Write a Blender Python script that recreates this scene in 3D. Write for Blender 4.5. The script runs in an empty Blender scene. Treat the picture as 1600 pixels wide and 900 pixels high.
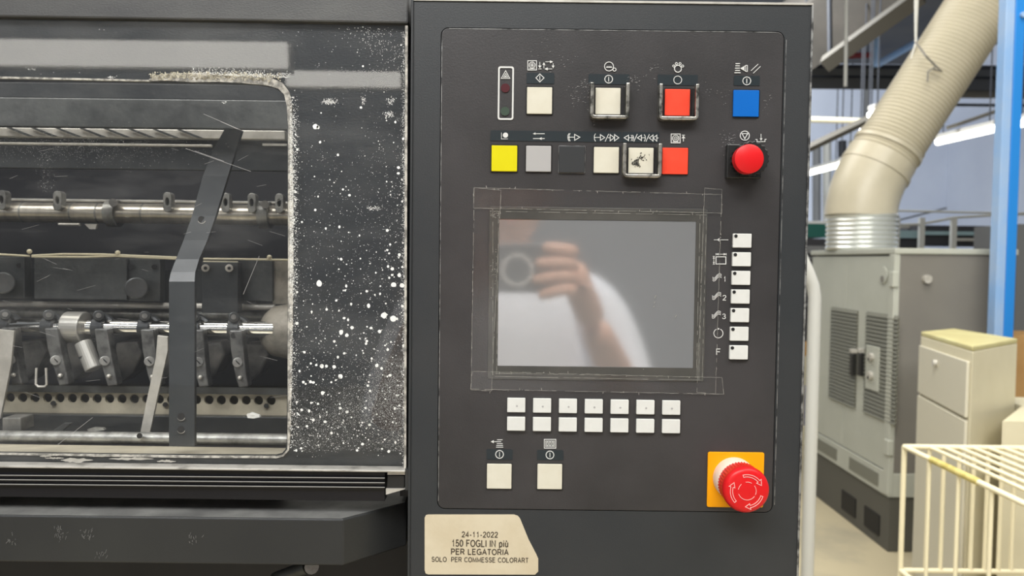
import bpy, bmesh, math, random
from mathutils import Vector, Matrix
random.seed(7)
C = bpy.context.scene.collection
# ------------------------------------------------------------------ camera
D0 = 0.58; ZC = 1.5
FPX = 1600*26/36
pit = math.radians(2.18); rol = math.radians(0.67)
Fv = Vector((0, math.cos(pit), -math.sin(pit)))
R0 = Vector((1,0,0)); U0 = Vector((0, math.sin(pit), math.cos(pit)))
Uv = U0*math.cos(rol) - R0*math.sin(rol)
Rv = R0*math.cos(rol) + U0*math.sin(rol)
CAM = Vector((0,-D0,ZC))
cd = bpy.data.cameras.new('camera'); cam = bpy.data.objects.new('camera', cd); C.objects.link(cam)
cd.lens = 26; cd.sensor_width = 36; cd.clip_start = 0.01; cd.clip_end = 200
cd.dof.use_dof = True; cd.dof.focus_distance = 0.59; cd.dof.aperture_fstop = 10
M = Matrix.Identity(4)
for i in range(3):
    M[i][0] = Rv[i]; M[i][1] = Uv[i]; M[i][2] = -Fv[i]; M[i][3] = CAM[i]
cam.matrix_world = M
bpy.context.scene.camera = cam
def ray(px, py): return Fv + Rv*((px-800)/FPX) + Uv*((450-py)/FPX)
def P(px, py, y=0.0):
    r = ray(px,py); return CAM + r*((y-CAM.y)/r.y)
def PX(px, py, x):
    r = ray(px,py); return CAM + r*((x-CAM.x)/r.x)
def PZ(px, py, z):
    r = ray(px,py); return CAM + r*((z-CAM.z)/r.z)
# ------------------------------------------------------------------ world, light, exposure
sc = bpy.context.scene
sc.view_settings.view_transform = 'Standard'; sc.view_settings.look = 'None'
sc.view_settings.gamma = 1; sc.view_settings.use_curve_mapping = False
sc.view_settings.exposure = 0.0
w = bpy.data.worlds.new('hall_ambient'); sc.world = w; w.use_nodes = True
w.node_tree.nodes['Background'].inputs[0].default_value = (0.92,0.97,1.03,1)
w.node_tree.nodes['Background'].inputs[1].default_value = 0.23
def area(name, loc, target, sx, sy, power, col=(1,0.97,0.9)):
    l = bpy.data.lights.new(name,'AREA'); l.shape='RECTANGLE'; l.size=sx; l.size_y=sy; l.energy=power; l.color=col
    o = bpy.data.objects.new(name,l); C.objects.link(o); o.location=loc
    d = Vector(target)-Vector(loc); o.rotation_euler = d.to_track_quat('-Z','Y').to_euler()
    return o
area('unseen_hall_light', (-0.9,-2.5,4.2), (-0.1,0,1.45), 3.0, 1.2, 178, (1,1,0.985))
area('unseen_hall_light', (1.9,-1.4,4.2), (1.2,1.6,0.8), 2.4, 1.2, 85)
area('unseen_hall_light', (1.7,1.9,4.5), (2.3,3.6,0.6), 1.8, 1.4, 88, (1,0.95,0.82))
area('unseen_hall_light', (1.7,9.5,6.0), (6.0,17,2.0), 3.0, 3.0, 1300, (0.92,0.96,1))
area('unseen_hall_light', (0.3,0.9,4.1), (0,-1.0,1.25), 1.6, 0.9, 225)  # added unseen lamp, brightens the photographer's shirt for the screen reflection
area('press_lamp', (-0.42,0.11,1.86), (-0.42,0.27,1.4), 0.75, 0.05, 1.7, (1,0.97,0.9))
area('unseen_hall_light', (0.4,4.6,4.2), (2.0,4.3,0.8), 1.6, 2.4, 70)
# ------------------------------------------------------------------ materials
def mat(name, col, rough=0.5, metal=0.0, col2=None, nscale=30, lo=0.35, hi=0.65, bump=0.0, bscale=200, spec=0.5, emit=None, estr=0, stretch=None, coat=0):
    m = bpy.data.materials.new(name); m.use_nodes = True; nt = m.node_tree; b = nt.nodes['Principled BSDF']
    b.inputs['Base Color'].default_value = (*col,1); b.inputs['Roughness'].default_value = rough
    b.inputs['Metallic'].default_value = metal; b.inputs['Specular IOR Level'].default_value = spec
    b.inputs['Coat Weight'].default_value = coat
    tc = nt.nodes.new('ShaderNodeTexCoord')
    src = tc.outputs['Object']
    if stretch:
        mp = nt.nodes.new('ShaderNodeMapping'); mp.inputs['Scale'].default_value = stretch
        nt.links.new(src, mp.inputs['Vector']); src = mp.outputs['Vector']
    if col2 is not None:
        n = nt.nodes.new('ShaderNodeTexNoise'); n.inputs['Scale'].default_value = nscale; n.inputs['Detail'].default_value = 6; n.inputs['Roughness'].default_value=.6
        nt.links.new(src, n.inputs['Vector'])
        r = nt.nodes.new('ShaderNodeValToRGB'); r.color_ramp.elements[0].position = lo; r.color_ramp.elements[1].position = hi
        r.color_ramp.elements[0].color = (*col,1); r.color_ramp.elements[1].color = (*col2,1)
        nt.links.new(n.outputs['Fac'], r.inputs['Fac']); nt.links.new(r.outputs['Color'], b.inputs['Base Color'])
    if bump:
        n2 = nt.nodes.new('ShaderNodeTexNoise'); n2.inputs['Scale'].default_value = bscale; n2.inputs['Detail'].default_value = 4
        nt.links.new(src, n2.inputs['Vector'])
        bp = nt.nodes.new('ShaderNodeBump'); bp.inputs['Strength'].default_value = bump; bp.inputs['Distance'].default_value = 0.001
        nt.links.new(n2.outputs['Fac'], bp.inputs['Height']); nt.links.new(bp.outputs['Normal'], b.inputs['Normal'])
    if emit:
        b.inputs['Emission Color'].default_value = (*emit,1); b.inputs['Emission Strength'].default_value = estr
    return m
def clear_mat(name, haze=(0.5,0.5,0.5), h0=0.02, h1=0.3, nscale=8, lo=.45, hi=.75, gl=0.05, rough=0.03, stretch=(1,1,1), tint=(1,1,1), streak=0.0):
    """thin clear sheet: transparent + fresnel gloss + a dusty haze"""
    m = bpy.data.materials.new(name); m.use_nodes = True; nt = m.node_tree
    nt.nodes.remove(nt.nodes['Principled BSDF']); out = nt.nodes['Material Output']
    tr = nt.nodes.new('ShaderNodeBsdfTransparent'); tr.inputs[0].default_value=(*tint,1)
    di = nt.nodes.new('ShaderNodeBsdfDiffuse'); di.inputs[0].default_value=(*haze,1)
    g = nt.nodes.new('ShaderNodeBsdfGlossy'); g.inputs['Roughness'].default_value = rough
    tc = nt.nodes.new('ShaderNodeTexCoord'); mp = nt.nodes.new('ShaderNodeMapping'); mp.inputs['Scale'].default_value = stretch
    nt.links.new(tc.outputs['Object'], mp.inputs['Vector'])
    n = nt.nodes.new('ShaderNodeTexNoise'); n.inputs['Scale'].default_value = nscale; n.inputs['Detail'].default_value = 8; n.inputs['Roughness'].default_value=.65
    nt.links.new(mp.outputs['Vector'], n.inputs['Vector'])
    mr = nt.nodes.new('ShaderNodeMapRange'); mr.inputs['From Min'].default_value=lo; mr.inputs['From Max'].default_value=hi
    mr.inputs['To Min'].default_value=h0; mr.inputs['To Max'].default_value=h1
    nt.links.new(n.outputs['Fac'], mr.inputs['Value'])
    m1 = nt.nodes.new('ShaderNodeMixShader'); nt.links.new(mr.outputs['Result'], m1.inputs[0]); nt.links.new(tr.outputs[0], m1.inputs[1]); nt.links.new(di.outputs[0], m1.inputs[2])
    m2 = nt.nodes.new('ShaderNodeMixShader'); m2.inputs[0].default_value = gl
    nt.links.new(m1.outputs[0], m2.inputs[1]); nt.links.new(g.outputs[0], m2.inputs[2]); nt.links.new(m2.outputs[0], out.inputs['Surface'])
    return m
MT = dict(
 housing = mat('housing_paint', (0.023,0.026,0.029), .42, 0, (0.030,0.032,0.034), 9, bump=.12, bscale=900),
 plate = mat('panel_paint', (0.026,0.0245,0.025), .38, 0, (0.042,0.039,0.040), 9, bump=.12, bscale=900),
 seam = mat('seam_black', (0.004,0.004,0.005), .6),
 worn = mat('worn_edge', (0.35,0.35,0.34), .4, .6, (0.07,0.07,0.07), 90, .45,.6),
 bar = mat('label_strip', (0.014,0.021,0.025), .35),
 print = mat('white_print', (0.62,0.62,0.60), .5),
 cream = mat('cream_cap', (0.59,0.555,0.45), .35, 0, (0.63,0.60,0.50), 60, spec=.4),
 white = mat('white_cap', (0.61,0.61,0.58), .4, 0, (0.65,0.65,0.62), 90, spec=.4),
 whitedot = mat('white_cap_worn', (0.74,0.74,0.70), .4),
 greycap = mat('grey_cap', (0.38,0.37,0.365), .4),
 blackcap = mat('black_cap', (0.030,0.032,0.034), .35),
 yellow = mat('yellow_cap', (0.62,0.54,0.004), .4, 0, (0.65,0.58,0.006), 40, spec=.2),
 red = mat('red_cap', (0.76,0.055,0.025), .4, 0, (0.80,0.07,0.035), 60, spec=.25),
 blue = mat('blue_cap', (0.001,0.115,0.46), .45, spec=.2),
 estop = mat('estop_red', (0.64,0.010,0.013), .35, spec=.3),
 estopw = mat('estop_line', (0.85,0.45,0.42), .4),
 amber = mat('amber_plate', (0.84,0.34,0.002), .4, spec=.25),
 pinkw = mat('collar_white', (0.82,0.62,0.50), .4),
 rubber = mat('black_plastic', (0.018,0.018,0.018), .28),
 silver = mat('guard_metal', (0.50,0.48,0.43), .30, .9, (0.10,0.10,0.09), 130, .48,.62, bump=.3, bscale=300),
 redlamp = mat('red_lamp_off', (0.075,0.018,0.022), .25),
 greenlamp = mat('green_lamp_off', (0.045,0.07,0.05), .3),
 bezel = mat('display_bezel', (0.045,0.044,0.04), .35, 0, (0.07,0.067,0.06), 20),
 paper = mat('sticker_paper', (0.54,0.46,0.32), .6, 0, (0.60,0.53,0.39), 28, bump=.1),
 ink = mat('sticker_ink', (0.06,0.045,0.03), .6),
 cover = mat('cover_paint', (0.05,0.05,0.052), .5, 0, (0.08,0.08,0.078), 10, bump=.2, bscale=500, stretch=(1,1,2)),
 doorplate = mat('door_paint', (0.020,0.023,0.026), .30, 0, (0.042,0.044,0.045), 14, .45,.75, bump=.2, bscale=400, stretch=(1,1,2)),
 rail = mat('black_profile', (0.008,0.008,0.011), .25),
 ribglint = mat('profile_glint', (0.42,0.41,0.39), .3, .2),
 dustlip = mat('dusty_lip', (0.55,0.52,0.46), .6, 0, (0.20,0.19,0.17), 160, .42,.58, bump=.6, bscale=400),
 crust = mat('dust_crust', (0.62,0.57,0.44), .8, 0, (0.22,0.19,0.13), 220, .45,.6, bump=1, bscale=500),
 speck = mat('white_speck', (0.80,0.80,0.77), .7),
 tray = mat('tray_paint', (0.021,0.022,0.023), .40, 0, (0.027,0.028,0.028), 8, bump=.15, bscale=500),
 dark = mat('interior_dark', (0.010,0.011,0.016), .5, 0, (0.02,0.02,0.025), 12),
 dark2 = mat('dark_steel', (0.030,0.033,0.037), .35, .3, (0.048,0.051,0.053), 25, bump=.2),
 dark3 = mat('grey_steel', (0.10,0.105,0.105), .34, .4, (0.055,0.058,0.06), 30, bump=.25),
 strap = mat('strap_paint', (0.036,0.040,0.044), .36, 0, (0.046,0.05,0.054), 30),
 alu = mat('beige_metal', (0.62,0.58,0.50), .28, .75, (0.34,0.31,0.27), 18, .4,.7, stretch=(3,1,1)),
 chrome = mat('chrome', (0.80,0.79,0.76), .10, 1),
 steel = mat('arm_steel', (0.34,0.34,0.32), .38, .55, (0.17,0.17,0.165), 70, .4,.65, bump=.3, bscale=300),
 pale = mat('pale_steel', (0.60,0.58,0.53), .4, .35, (0.42,0.40,0.36), 50),
 perf = mat('perforated_metal', (0.66,0.60,0.46), .35, .2, (0.30,0.27,0.21), 12, .4,.7),
 wire = mat('cream_wire', (0.72,0.66,0.48), .5),
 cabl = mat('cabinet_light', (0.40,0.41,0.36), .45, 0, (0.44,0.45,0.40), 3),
 cabs = mat('cabinet_side_shaded', (0.17,0.16,0.145), .45, 0, (0.19,0.18,0.16), 3),  # cabinet grey darkened to carry the shade on its side
 vent = mat('vent_dark', (0.17,0.17,0.14), .6),
 plinth = mat('plinth_dark', (0.085,0.082,0.07), .6),
 beige = mat('beige_cabinet', (0.62,0.57,0.41), .5, 0, (0.66,0.61,0.45), 5),
 beiged = mat('beige_drawer', (0.56,0.53,0.43), .5),
 beiget = mat('beige_top', (0.50,0.45,0.22), .5, 0, (0.60,0.57,0.30), 3, .45, .6),
 cage = mat('cage_paint', (0.76,0.69,0.48), .45),
 cager = mat('cage_rust', (0.42,0.34,0.08), .6, 0, (0.62,0.52,0.2), 40),
 duct = mat('duct_cream', (0.46,0.42,0.32), .36, 0, (0.51,0.465,0.36), 6),
 ducts = mat('duct_silver', (0.66,0.68,0.66), .25, .6),
 pipe = mat('rail_pipe', (0.50,0.50,0.47), .4, .1),
 bluep = mat('blue_paint', (0.015,0.20,0.60), .4),
 bluel = mat('blue_worn', (0.30,0.42,0.62), .45, 0, (0.22,0.38,0.66), 6),
 floor = mat('floor_concrete', (0.47,0.41,0.28), .45, 0, (0.32,0.29,0.22), 2.2, .45,.7, bump=.2, bscale=30),
 wall = mat('wall_paint', (0.74,0.80,0.93), .7, 0, (0.68,0.74,0.88), .6),
 ceil = mat('ceiling_dark', (0.05,0.056,0.07), .8, 0, (0.08,0.08,0.085), .8),
 beam = mat('beam_dark', (0.022,0.024,0.03), .7),
 beamp = mat('beam_pale', (0.095,0.085,0.068), .7),
 redp = mat('red_pipe', (0.15,0.012,0.015), .5),
 machd = mat('machine_dark', (0.03,0.03,0.035), .5),
 machg = mat('machine_grey', (0.16,0.165,0.17), .5),
 teal = mat('teal_glass', (0.28,0.40,0.43), .2),
 card = mat('cardboard', (0.50,0.28,0.10), .7, 0, (0.56,0.33,0.13), 6),
 bluebin = mat('blue_bin', (0.02,0.05,0.30), .5),
 tube = mat('lit_tube', (1,1,1), .5, emit=(1,0.98,0.88), estr=6),
 lumi = mat('lit_diffuser', (1,1,1), .5, emit=(1,0.96,0.88), estr=6.0),
 tapeedge = mat('tape_edge_grey', (0.30,0.29,0.26), .5),
 lipmetal = mat('lip_metal', (0.50,0.48,0.44), .3, .3, (0.22,0.21,0.19), 60, .5,.7, stretch=(1,1,6)),
 armsteel = mat('arm_dark_steel', (0.17,0.17,0.165), .36, .5, (0.07,0.07,0.07), 80, .4,.65, bump=.4, bscale=300),
 cam = mat('cam_grey', (0.22,0.21,0.195), .5, .2, (0.09,0.09,0.085), 30, .4,.65),
 cone = mat('dull_cast', (0.34,0.31,0.26), .5, .1, (0.16,0.15,0.125), 40, .4,.65, bump=.5),
 roofd = mat('roof_brown', (0.045,0.04,0.033), .8, 0, (0.06,0.052,0.043), 2),
 litscuff = mat('lit_top', (0.10,0.10,0.098), .6, 0, (0.20,0.20,0.19), 30, .35,.7),  # pale grey for the painted-lit ledge top and the scuffs
 colm = mat('collar_steel', (0.42,0.41,0.38), .32, .5),
 skin = mat('skin', (0.62,0.33,0.22), .5, 0, (0.68,0.38,0.27), 30),
 hair = mat('dark_hair', (0.03,0.02,0.015), .6),
 shirt = mat('white_shirt', (0.82,0.84,0.90), .8, 0, (0.74,0.76,0.83), 8, bump=.5, bscale=40),
 trous = mat('dark_trousers', (0.03,0.035,0.05), .8),
 phone = mat('phone_body', (0.05,0.05,0.055), .3),
 ring = mat('phone_ring', (0.78,0.75,0.72), .3, .3),
 lens = mat('lens_glass', (0.06,0.065,0.07), .1),
)
MT['sheet'] = clear_mat('polycarbonate_sheet', (0.50,0.50,0.49), .006, .085, 9, .5,.9, gl=.032, rough=.02, stretch=(.7,1,2.2))
MT['tape'] = clear_mat('clear_tape', (0.42,0.40,0.36), .004, .02, 25, .4,.8, gl=.02, rough=.15)
MT['plastic'] = clear_mat('clear_cap', (0.4,0.4,0.4), .02, .05, 20, gl=.1, rough=.05)
# screen: off LCD, semi-mirror with its own grey
ms = mat('screen_glass', (0.36,0.36,0.36), .06, .62, (0.39,0.39,0.395), 3, spec=.5); MT['screen'] = ms
# ------------------------------------------------------------------ mesh helpers
class MB:
    def __init__(s): s.bm = bmesh.new()
    def box(s, x0,x1,y0,y1,z0,z1):
        v=[s.bm.verts.new(p) for p in ((x0,y0,z0),(x1,y0,z0),(x1,y1,z0),(x0,y1,z0),(x0,y0,z1),(x1,y0,z1),(x1,y1,z1),(x0,y1,z1))]
        for f in ((3,2,1,0),(4,5,6,7),(0,1,5,4),(1,2,6,5),(2,3,7,6),(3,0,4,7)): s.bm.faces.new([v[i] for i in f])
        return s
    def hexa(s, a, b):  # two quads (lists of 4)
        v=[s.bm.verts.new(p) for p in list(a)+list(b)]
        for f in ((3,2,1,0),(4,5,6,7),(0,1,5,4),(1,2,6,5),(2,3,7,6),(3,0,4,7)): s.bm.faces.new([v[i] for i in f])
        return s
    def prism(s, pts, off):   # polygon pts (Vectors), extruded by off
        off=Vector(off); n=len(pts)
        a=[s.bm.verts.new(p) for p in pts]; b=[s.bm.verts.new(Vector(p)+off) for p in pts]
        s.bm.faces.new(a); s.bm.faces.new(b[::-1])
        for i in range(n): s.bm.faces.new((a[i],b[i],b[(i+1)%n],a[(i+1)%n]))
        return s
    def holed(s, outer, holes, off):
        off=Vector(off); ed=[]
        loops=[]
        for L in [outer]+holes:
            v=[s.bm.verts.new(p) for p in L]; loops.append(v)
            for i in range(len(v)): ed.append(s.bm.edges.new((v[i],v[(i+1)%len(v)])))
        r=bmesh.ops.triangle_fill(s.bm, use_beauty=True, use_dissolve=False, edges=ed)
        fs=[g for g in r['geom'] if isinstance(g,bmesh.types.BMFace)]
        d=bmesh.ops.duplicate(s.bm, geom=fs+[e for e in ed]+[v for L in loops for v in L])
        mp=d['vert_map']
        for L in loops:
            for v in L: mp[v].co = v.co+off
        for L in loops:
            for i in range(len(L)):
                a,b=L[i],L[(i+1)%len(L)]
                s.bm.faces.new((a,mp[a],mp[b],b))
        return s
    def sweep(s, pts, radii, n=16, cap=True, flat=None):
        pts=[Vector(p) for p in pts]
        if not hasattr(radii,'__len__'): radii=[radii]*len(pts)
        rings=[]; prev=None
        for i,p in enumerate(pts):
            t=(pts[min(i+1,len(pts)-1)]-pts[max(i-1,0)]).normalized()
            if prev is None:
                a=Vector((0,0,1)) if abs(t.z)<.9 else Vector((1,0,0)); u=t.cross(a).normalized()
            else:
                u=(prev-t*prev.dot(t)).normalized()
            prev=u; v=t.cross(u)
            rings.append([s.bm.verts.new(p+(u*math.cos(2*math.pi*k/n)+v*math.sin(2*math.pi*k/n))*radii[i]) for k in range(n)])
        for a,b in zip(rings,rings[1:]):
            for k in range(n): s.bm.faces.new((a[k],a[(k+1)%n],b[(k+1)%n],b[k]))
        if cap: s.bm.faces.new(rings[0][::-1]); s.bm.faces.new(rings[-1])
        return s
    def cyl(s, a, b, r, n=24): return s.sweep([a,b], r, n)
    def lathe(s, c, axis, prof, n=32):  # prof: (dist along axis, radius)
        c=Vector(c); ax=Vector(axis).normalized(); 
        return s.sweep_raw([c+ax*d for d,_ in prof],[r for _,r in prof],ax,n)
    def sweep_raw(s, pts, radii, ax, n):
        a=Vector((0,0,1)) if abs(ax.z)<.9 else Vector((1,0,0)); u=ax.cross(a).normalized(); v=ax.cross(u); rings=[]
        for p,r in zip(pts,radii): rings.append([s.bm.verts.new(p+(u*math.cos(2*math.pi*k/n)+v*math.sin(2*math.pi*k/n))*max(r,1e-5)) for k in range(n)])
        for a_,b in zip(rings,rings[1:]):
            for k in range(n): s.bm.faces.new((a_[k],a_[(k+1)%n],b[(k+1)%n],b[k]))
        s.bm.faces.new(rings[0][::-1]); s.bm.faces.new(rings[-1]); return s
    def ball(s, c, r, sx=1, sy=1, sz=1, n=16):
        m=Matrix.Translation(c) @ Matrix.Diagonal((r*sx,r*sy,r*sz,1))
        bmesh.ops.create_uvsphere(s.bm, u_segments=n, v_segments=n//2, radius=1, matrix=m); return s
    def stroke(s, pts, wd, y, closed=False, th=.0003):   # mitred ribbon; pts in photo pixels, wd in px
        s.nst=getattr(s,'nst',0)+1; yy=y-(s.nst%7)*6e-6
        q=[p for i,p in enumerate(pts) if i==0 or math.hypot(p[0]-pts[i-1][0],p[1]-pts[i-1][1])>1e-4]
        if len(q)>2 and math.hypot(q[0][0]-q[-1][0],q[0][1]-q[-1][1])<1e-3: q=q[:-1]; closed=True
        W=[P(a,b,yy) for a,b in q]; n=len(W)
        if n<2: return s
        hw=wd*.5*(y+D0)/FPX
        L=[];R=[]
        for i in range(n):
            a=W[i-1] if (i>0 or closed) else None; b=W[(i+1)%n] if (i<n-1 or closed) else None
            d0=(W[i]-a).normalized() if a is not None else None; d1=(b-W[i]).normalized() if b is not None else None
            if d0 is None: d0=d1
            if d1 is None: d1=d0
            n0=Vector((-d0.z,0,d0.x)); n1=Vector((-d1.z,0,d1.x)); m=n0+n1
            if m.length<1e-3: m=n0.copy()
            m.normalize(); m*=hw/max(.45,m.dot(n0))
            L.append(W[i]+m); R.append(W[i]-m)
        for i in range(n if closed else n-1):
            j=(i+1)%n; s.prism([L[i],L[j],R[j],R[i]],(0,th,0))
        return s
    def fill(s, pts, y, th=.0003): return s.prism([P(a,b,y) for a,b in pts],(0,th,0))
def build(name, mb, m, parent=None, smooth=False, bevel=0, seg=2, auto=True, label=None, kind=None):
    bmesh.ops.recalc_face_normals(mb.bm, faces=mb.bm.faces)
    me=bpy.data.meshes.new(name); mb.bm.to_mesh(me); mb.bm.free()
    if isinstance(m,str): m=MT[m]
    me.materials.append(m)
    o=bpy.data.objects.new(name,me); C.objects.link(o)
    if parent is not None:
        o.parent=parent; o.matrix_parent_inverse=Matrix.Translation(-Vector(parent_loc(parent)))
    if smooth:
        for p in me.polygons: p.use_smooth=True
        try: me.set_sharp_from_angle(angle=math.radians(40))
        except Exception: pass
    if bevel:
        b=o.modifiers.new('bevel','BEVEL'); b.width=bevel; b.segments=seg; b.limit_method='ANGLE'; b.angle_limit=math.radians(35)
        b.harden_normals=False
    if label: o['label']=label
    if kind: o['kind']=kind
    return o
def parent_loc(o):   # meshes are built in world space, so only an Empty's own location has to be cancelled
    return Vector(o.location) if o.type=='EMPTY' else Vector((0,0,0))
def thing(name, label, cat, loc, group=None):
    o=bpy.data.objects.new(name,None); C.objects.link(o); o.location=loc; o.empty_display_size=.05
    o['label']=label; o['category']=cat
    if group: o['group']=group
    return o
def tag(o,label,cat,group=None,kind=None):
    o['label']=label; o['category']=cat
    if group: o['group']=group
    if kind: o['kind']=kind
    return o
def struct(name, mb, m, label=None, **k):
    o=build(name,mb,m,**k); o['kind']='structure'
    if label: o['label']=label
    return o
def _ell(cx,cy,rx,ry,a0,a1,n=14): return [(cx+rx*math.cos(math.radians(a0+(a1-a0)*k/n)),cy+ry*math.sin(math.radians(a0+(a1-a0)*k/n))) for k in range(n+1)]
GL={ # width, strokes in a unit-high box
 '0':(.52,[_ell(.26,.5,.24,.5,0,360)]), '1':(.52,[[(.1,.74),(.24,.82),(.3,1),(.3,0)]]),
 '2':(.52,[_ell(.26,.72,.22,.27,175,-35)+[(.04,.03),(.04,0),(.50,0)]]),
 '3':(.52,[_ell(.25,.76,.20,.24,165,-90)+_ell(.25,.27,.24,.26,90,-165)]),
 '4':(.52,[[(.38,0),(.38,1),(.02,.30),(.52,.30)]]), '5':(.52,[[(.46,1),(.12,1),(.06,.50)]+_ell(.25,.32,.24,.31,125,-160)]),
 '-':(.32,[[(.04,.36),(.28,.36)]]), ' ':(.26,[]),
 'F':(.56,[[(.05,0),(.05,1),(.54,1)],[(.05,.52),(.48,.52)]]), 'O':(.76,[_ell(.38,.5,.35,.5,0,360,20)]),
 'G':(.76,[_ell(.38,.5,.35,.5,45,320,18)+[(.70,.12),(.70,.46),(.40,.46)]]), 'L':(.54,[[(.05,1),(.05,0),(.52,0)]]), 'I':(.14,[[(.07,0),(.07,1)]]),
 'N':(.68,[[(.05,0),(.05,1),(.62,0),(.62,1)]]), 'P':(.62,[[(.05,0),(.05,1),(.34,1)]+_ell(.34,.73,.24,.27,90,-90,8)+[(.05,.46)]]),
 'E':(.60,[[(.56,0),(.05,0),(.05,1),(.55,1)],[(.05,.53),(.50,.53)]]), 'R':(.66,[[(.05,0),(.05,1),(.34,1)]+_ell(.36,.74,.23,.26,90,-90,8)+[(.05,.48)],[(.38,.48),(.60,0)]]),
 'A':(.66,[[(.02,0),(.33,1),(.64,0)],[(.12,.34),(.54,.34)]]), 'T':(.58,[[(.0,1),(.58,1)],[(.29,1),(.29,0)]]),
 'S':(.62,[_ell(.31,.75,.24,.25,25,250,9)+_ell(.31,.26,.26,.26,75,-160,9)]), 'C':(.70,[_ell(.38,.5,.34,.5,40,320,18)]),
 'M':(.78,[[(.05,0),(.05,1),(.39,.12),(.73,1),(.73,0)]]),
 'p':(.54,[[(.07,.70),(.07,-.25)],_ell(.28,.35,.22,.36,0,360)]), 'i':(.16,[[(.08,0),(.08,.70)],[(.08,.88),(.08,.98)]]),
 '\u00f9':(.52,[[(.06,.70),(.06,.2)]+_ell(.25,.2,.19,.2,180,350,7)+[(.45,.35)],[(.45,.70),(.45,0)],[(.16,1.0),(.30,.82)]]),
}
def text_mesh(name, txt, cx, cy, wpx, hpx, y, m, parent, bold=.13):
    gap=.17; x=0; strokes=[]
    for ch in txt:
        w_,ss=GL[ch]; strokes+=[[(x+a,b) for a,b in q] for q in ss]; x+=w_+gap
    W=x-gap; mb=MB(); sx=wpx/W
    cs,sn=math.cos(rol),math.sin(rol)
    for q in strokes:
        pts=[]
        for a,b in q:
            dx=(a-W/2)*sx; dy=-(b-.5)*hpx; pts.append((cx+dx*cs-dy*sn,cy+dx*sn+dy*cs))
        mb.stroke(pts,bold*hpx,y,th=.0002)
    return build(name,mb,m,parent)
def rrect(x0,y0,x1,y1,r,n=6):   # in px, clockwise from top-left
    out=[]
    for cx,cy,a0 in ((x1-r,y0+r,-90),(x1-r,y1-r,0),(x0+r,y1-r,90),(x0+r,y0+r,180)):
        for k in range(n+1):
            a=math.radians(a0+90*k/n); out.append((cx+r*math.cos(a),cy+r*math.sin(a)))
    return out
def circ(cx,cy,r,n=28,a0=0,a1=360):
    full = abs(a1-a0)>=360
    return [(cx+r*math.cos(math.radians(a0+(a1-a0)*k/n)),cy+r*math.sin(math.radians(a0+(a1-a0)*k/n))) for k in range(n if full else n+1)]
def wrect(cx,cy,w,h,y,r=0,n=3):  # world-aligned rounded rect about pixel centre; sizes in px
    c=P(cx,cy,y); k=(y+D0)/FPX
    if r<=0: L=[(-w/2,h/2),(w/2,h/2),(w/2,-h/2),(-w/2,-h/2)]
    else: L=[(a,-b) for a,b in rrect(-w/2,-h/2,w/2,h/2,r,n)]
    return [Vector((c.x+a*k,y,c.z+b*k)) for a,b in L]

# ------------------------------------------------------------------ room
struct('floor', MB().box(-8,16,-8,24,-.05,0), 'floor', 'worn yellowish concrete hall floor')
struct('wall_back', MB().box(-2,16,20,20.2,0,8), 'wall', 'far pale bluish hall wall')
struct('wall_right', MB().box(12,12.2,2,20,0,8), 'wall', 'far right pale bluish hall wall')
struct('ceiling', MB().box(-2,12,4,20,7,7.2), 'ceil', 'dark hall ceiling above the far machines')

# ================================================================== CONTROL CABINET
tl=P(643,-2,0); bl=P(637,930,0); tr_=P(1270,9,0); br=P(1246,930,0)
ZT=P(960,4,0).z; XL=P(640,450,0).x; XR=P(1258.5,450,0).x; ZB=0.62
cab=thing('control_cabinet','dark grey press control cabinet with display and coloured square buttons, right of the dusty window','cabinet',((XL+XR)/2,0.12,ZB))
def pl(px,py): return P(px,py,0)
PLx0=P(687,420,0).x; PLx1=P(1215.5,420,0).x; PLz1=P(955,47,0).z; PLz0=P(945,797,0).z
k0=D0/FPX
def rr_world(x0,x1,z0,z1,r,y,n=6):
    out=[]
    for cx,cz,a0 in ((x1-r,z1-r,0),(x0+r,z1-r,90),(x0+r,z0+r,180),(x1-r,z0+r,270)):
        for q in range(n+1):
            a=math.radians(a0+90*q/n); out.append(Vector((cx+r*math.cos(a),y,cz+r*math.sin(a))))
    return out
hole=rr_world(PLx0-.0006,PLx1+.0006,PLz0-.0006,PLz1+.0006,.006,0)
outer=[Vector((XL,0,ZB)),Vector((XR,0,ZB)),Vector((XR,0,ZT)),Vector((XL,0,ZT))]
build('housing_front', MB().holed(outer,[hole],(0,.004,0)),'housing',cab)
build('housing_body', MB().box(XL+.0002,XR-.0002,.0041,.24,ZB,ZT-.0004),'housing',cab)
build('front_plate', MB().prism(rr_world(PLx0,PLx1,PLz0,PLz1,.0056,-.0004),(0,.0042,0)),'plate',cab,bevel=.0004)
# worn bright rims on the plate edge and cabinet edge
def rim(name, loops, wpx, y, m='worn', parent=cab, closed=False):
    mb=MB()
    for L in loops:
        n=len(L)
        for i in range(n if closed else n-1):
            a,b=L[i],L[(i+1)%n]; t=(b-a).normalized(); nn=Vector((-t.z,0,t.x))*wpx*.5*k0
            mb.prism([a+nn,b+nn,b-nn,a-nn],(0,.0002,0))
    return build(name,mb,m,parent)
rim('worn_rim',[[Vector((PLx0+.0004,-.0006,PLz1-.006)),Vector((PLx0+.0004,-.0006,PLz0+.006))],
                [Vector((PLx0+.006,-.0006,PLz1-.0004)),Vector((PLx1-.006,-.0006,PLz1-.0004))],
                [Vector((PLx1+.0018,-.0006,PLz1-.006)),Vector((PLx1+.0018,-.0006,PLz0+.006))]],.9,-.0006)
build('top_edge',MB().box(XL,XR,-.001,.24,ZT-.0004,ZT+.0012),'pale',cab)  # pale cap puts the cabinet's top edge highlight into colour
build('edge_trim',MB().box(XL-.0001,XL+.0018,-.0016,.0,ZB,ZT),'housing',cab,bevel=.0005)
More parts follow.
